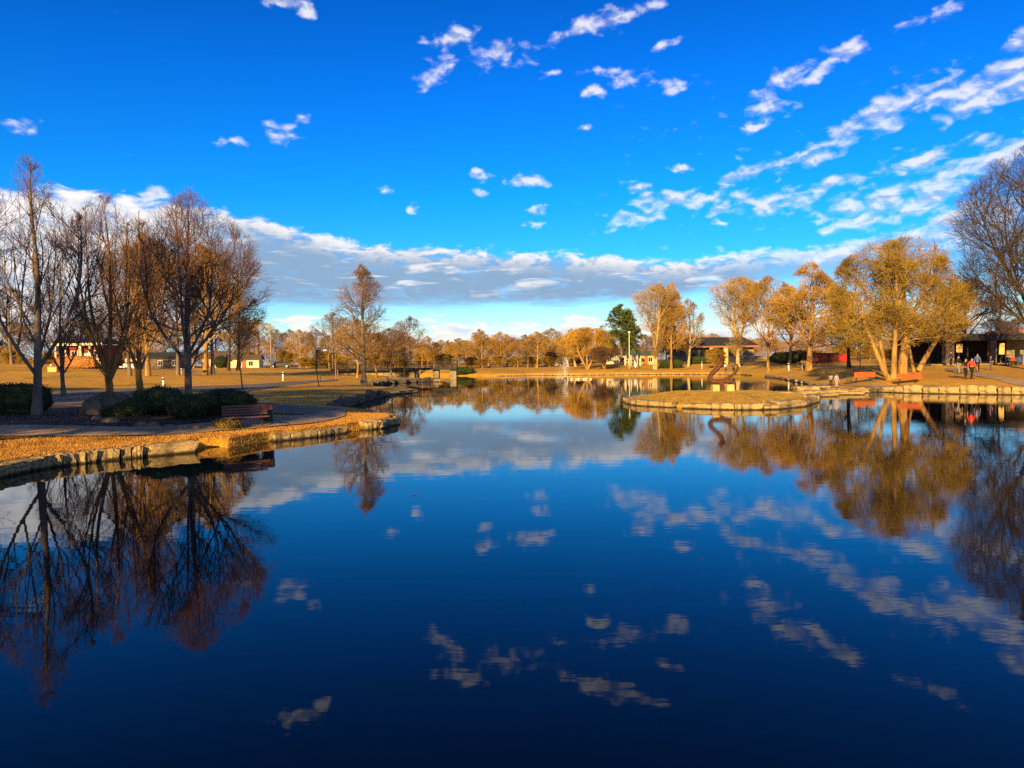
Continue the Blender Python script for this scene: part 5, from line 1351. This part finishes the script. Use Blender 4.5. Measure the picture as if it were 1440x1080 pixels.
# ---------------------------------------------------------------- people
def skin_obj(name, verts, edges, radii, mt, parent, root=0, sub=1):
    me = bpy.data.meshes.new(name); me.from_pydata(verts, edges, [])
    o = link(name, me, parent); me.materials.append(mt)
    md = o.modifiers.new('skin', 'SKIN'); md.use_smooth_shade = True
    sv = me.skin_vertices[0].data
    for k, r_ in enumerate(radii):
        sv[k].radius = r_ if isinstance(r_, tuple) else (r_, r_); sv[k].use_root = (k == root)
    sb = o.modifiers.new('subdivision', 'SUBSURF'); sb.levels = sub; sb.render_levels = sub
    return o
def person(px, d, h, rz, top, bottom, label, pose='stand', hair='hair', group=None, z=None, arm=0.0, hood=False, stride=.18):
    g = at(px, d)
    if z is not None: g.z = z
    r = empty('person', g, rz, label, 'person', group)
    s = h / 1.75; r.scale = (s, s, s)
    sit = pose == 'sit'
    pz = .50 if sit else .93
    st = stride if pose == 'walk' else 0.03
    hipL, hipR = (-.10, 0, pz - .03), (.10, 0, pz - .03)
    if sit:
        kL, kR = (-.13, -.42, .50), (.13, -.42, .50); aL, aR = (-.13, -.40, .08), (.13, -.44, .08)
    else:
        kL, kR = (-.11, -st * .6 - .02, .50), (.11, st * .25, .50); aL, aR = (-.11, -st, .08), (.11, st * 1.1, .09 + st * .15)
    if pose == 'crouch':
        pass
    sp1, ch, nk, hb, hc, ht = (0, .01, pz + .2), (0, .02, pz + .42), (0, .0, pz + .56), (0, -.01, pz + .61), (0, -.02, pz + .69), (0, -.01, pz + .77)
    sL, sR = (-.17, .02, pz + .48), (.17, .02, pz + .48)
    eL = (-.25, .02 + st * .6 - arm * .1, pz + .20 + arm * .1); eR = (.25, .02 - st * .6, pz + .20)
    wL = (-.24, -.05 + st * 1.0 - arm * .32, pz - .04 + arm * .32); wR = (.24, -.09 - st * 1.0, pz - .02)
    V = [(0, 0, pz), sp1, ch, nk, hb, hc, ht, sL, eL, wL, sR, eR, wR, hipL, kL, aL, hipR, kR, aR]
    E = [(0, 1), (1, 2), (2, 3), (3, 4), (4, 5), (5, 6), (2, 7), (7, 8), (8, 9), (2, 10), (10, 11), (11, 12), (0, 13), (13, 14), (14, 15), (0, 16), (16, 17), (17, 18)]
    Rr = [(.13, .1), (.115, .09), (.14, .1), .05, .06, (.078, .092), .06, .055, .042, .03, .055, .042, .03, .085, .058, .04, .085, .058, .04]
    for a_ in (15, 18):
        k = len(V); x, y, z_ = V[a_]; V += [(x, y - .10, .035), (x, y - .19, .025)]; E += [(a_, k), (k, k + 1)]; Rr += [.04, .03]
    for a_, sg in ((9, -1), (12, 1)):        # palm, four fingers and a thumb
        k = len(V); x, y, z_ = V[a_]; V.append((x, y - .02, z_ - .07)); E.append((a_, k)); Rr.append((.036, .022))
        for q in range(4):
            f = len(V); ln_ = (.075, .088, .082, .065)[q]
            V += [(x + .004 * sg, y - .045 + .02 * q, z_ - .12), (x - .006 * sg, y - .05 + .021 * q, z_ - .12 - ln_ * .75)]; E += [(k, f), (f, f + 1)]; Rr += [.0095, .008]
        f = len(V); V += [(x, y - .06, z_ - .07), (x - .01 * sg, y - .075, z_ - .105)]; E += [(k, f), (f, f + 1)]; Rr += [.011, .009]
    k = len(V); V.append((0, -.115, pz + .675)); E.append((5, k)); Rr.append(.014)       # nose
    for sg in (-1, 1): k = len(V); V.append((sg * .088, .0, pz + .685)); E.append((5, k)); Rr.append(.016)
    body = skin_obj('body', V, E, Rr, M['skin'], r)
    skin_obj('jacket', [(0, 0, pz + .0), sp1, ch, (0, 0, pz + .53), sL, eL, wL, sR, eR, wR], [(0, 1), (1, 2), (2, 3), (2, 4), (4, 5), (5, 6), (2, 7), (7, 8), (8, 9)],
             [(.155, .125), (.145, .115), (.165, .125), .07, .078, .06, .046, .078, .06, .046], top, r)
    skin_obj('trousers', [(0, 0, pz + .02), hipL, kL, aL, hipR, kR, aR], [(0, 1), (1, 2), (2, 3), (0, 4), (4, 5), (5, 6)], [(.14, .11), .10, .074, .056, .10, .074, .056], bottom, r)
    hm = MB(); hm.ball((0, .012, pz + .72), .105, 3, sx=.92, sy=1.0, sz=.95); hm.build('hair', M[hair] if isinstance(hair, str) else hair, r, True)
    e_ = MB()
    for sg in (-1, 1): e_.ball((sg * .032, -.098, pz + .70), .011, 1)
    e_.build('eyes', M['black'], r)
    for a_ in (15, 18):
        x, y, z_ = V[a_]; s_ = MB(); s_.box((x, y - .07, max(z_ - .045, .04)), (.095, .28, .08), bev=.025); s_.build('shoe', M['black'], r)
    return r
navy = cloth('navy', (.02, .03, .07)); blk = cloth('black', (.012, .012, .014)); red = cloth('red', (.62, .06, .035)); pink = cloth('pink', (.75, .28, .32)); lav = cloth('lavender', (.42, .36, .50)); blue = cloth('blue', (.06, .11, .34)); grey = cloth('grey', (.25, .24, .24)); whitec = cloth('white', (.7, .66, .6)); purple = cloth('purple', (.09, .05, .16)); denim = cloth('denim', (.06, .08, .14))
person(1176.5, 60.6, 1.18, .3, lav, pink, 'child in pink trousers and lavender top standing on the causeway stones', z=.42)
person(1168.5, 60.9, 1.15, 2.6, grey, blk, 'child in grey top and black trousers beside the child in pink', z=.42, arm=.6)
GP = 'people walking near the shelter'
person(1366.5, 60.2, 1.80, .15, red, blk, 'adult in a bright red top walking towards the pond', 'walk')
person(1358.0, 60.5, 1.76, -.1, blk, blk, 'adult in black walking left of the adult in red', 'walk', arm=.4)
person(1347.5, 68, 1.72, .4, blk, grey, 'adult in a black jacket and grey trousers left of the walking pair', 'walk')
person(1374.5, 69, 1.78, -.3, blue, blk, 'adult in a blue jacket behind and right of the adult in red', 'stand')
person(1393, 71, 1.45, .9, purple, denim, 'bent shorter person in dark purple near the stone pillar', 'stand', arm=.7)
person(1409, 78.6, 1.6, .2, blk, denim, 'person in black seated at the shelter table, leftmost of the sitters', 'sit')
person(1418, 78.6, 1.6, -.2, navy, blk, 'person in navy seated at the shelter table between two others', 'sit')
person(1424.5, 78.6, 1.6, .1, red, blk, 'person in a red top seated at the shelter table', 'sit')
person(1020, 134, 1.7, .5, whitec, denim, 'person in white standing on the far bank behind the sculpture', 'stand')
person(1031.5, 133, 1.6, -.4, denim, blk, 'person in a dark blue top at the far bank right of the person in white', 'stand')
person(1337, 80, 1.7, .2, navy, blk, 'person in navy standing in the shade of the shelter beside the left pillar', 'stand')

# ---------------------------------------------------------------- dry grass standing on the near banks
def project(x, y, z):
    v_ = CM.transposed() @ Matrix(((1, 0, 0), (0, 1, 0), (0, 0, 1)))
    A_ = np.array(CM.transposed())
    q = np.stack([x, y, z - CAMZ], 0); c = A_ @ q
    return 720 + 1000 * c[0] / -c[2], 540 - 1000 * c[1] / -c[2]
def blades(name, x, y, hmin, hmax, w, label, mt):
    rng = np.random.default_rng(7); n = len(x)
    z = H(x, y)
    h = rng.uniform(hmin, hmax, n); a = rng.uniform(0, 6.28, n); lean = rng.normal(size=(n, 2)) * .045
    dx = np.cos(a) * w; dy = np.sin(a) * w
    V = np.stack([np.stack([x - dx, y - dy, z - .01], 1), np.stack([x + dx, y + dy, z - .01], 1), np.stack([x + lean[:, 0], y + lean[:, 1], z + h], 1)], 1).reshape(-1, 3)
    F = np.arange(3 * n).reshape(-1, 3)
    o = link(name, mesh_np(name, V, [F], mt)); props(o, label, 'grass', kind='stuff')
rng = np.random.default_rng(3)
n = 420000
d_ = rng.uniform(17, 37, n); th = np.radians(rng.uniform(-39, -8, n))
x = d_ * np.tan(th); y = d_
sd = sdist(pond, x, y)
px_, py_ = project(x, y, H(x, y))
lowedge = np.interp(px_, [0, 100, 200, 320, 440, 470, 487], [615, 615, 614.5, 606.5, 597, 591, 586])
k_ = (sd > .32) & ((py_ > lowedge + .5) | (px_ > 487)) & (px_ > -80) & (sd < 6)
x, y = x[k_], y[k_]
MG = mat('dry_blades', (.62, .33, .06), .9, scale=2.2, col2=(.30, .13, .03), det=6)
blades('dry_grass', x, y, .03, .085, .012, 'short golden dry grass on the near left bank between path and stones', MG)
n = 60000
b0 = isl.min(0); b1 = isl.max(0)
x = rng.uniform(b0[0], b1[0], n); y = rng.uniform(b0[1], b1[1], n)
k_ = sdist(isl, x, y) < -.7; x, y = x[k_], y[k_]
blades('island_grass', x, y, .04, .10, .016, 'short olive and golden grass covering the low island', mat('island_blades', (.34, .22, .045), .9, scale=1.2, col2=(.16, .11, .03), det=6))

# fallen leaves blown over the near path and bed
rng = np.random.default_rng(12); n = 30000
dd = rng.uniform(20, 36, n); th = np.radians(rng.uniform(-39, -14, n)); x = dd * np.tan(th); y = dd
px_, py_ = project(x, y, H(x, y))
up_ = np.interp(px_, [0, 200, 320, 440, 487], [575, 575, 572, 580, 580]); lo_ = np.interp(px_, [0, 100, 200, 320, 440, 470, 487], [616, 616, 615, 607, 598, 591, 586])
dens_ = .10 + .35 * np.exp(-np.abs(py_ - lo_) / 2.5) + .3 * (np.sin(x * 1.7 + y) * np.sin(y * 1.3 - x) > .3)
k_ = (py_ > up_) & (py_ < lo_) & (rng.random(n) < dens_); x, y = x[k_], y[k_]
c = np.stack([x, y, H(x, y) + .068], 1)
a_ = rng.uniform(0, 6.28, len(x)); u_ = np.stack([np.cos(a_), np.sin(a_), rng.normal(size=len(x)) * .25], 1); v_ = np.stack([-np.sin(a_), np.cos(a_), rng.normal(size=len(x)) * .25], 1)
s_2 = rng.uniform(.018, .042, len(x))[:, None]
V = np.stack([c - u_ * s_2, c + v_ * s_2 * .6, c + u_ * s_2, c - v_ * s_2 * .6], 1).reshape(-1, 3)
o = link('fallen_leaves', mesh_np('fallen_leaves', V, [np.arange(len(V)).reshape(-1, 4)], mat('dead_leaf', (.36, .17, .05), .8, scale=3, col2=(.14, .07, .03))))
props(o, 'small dead leaves scattered over the near path and planting bed', 'leaves', kind='stuff')
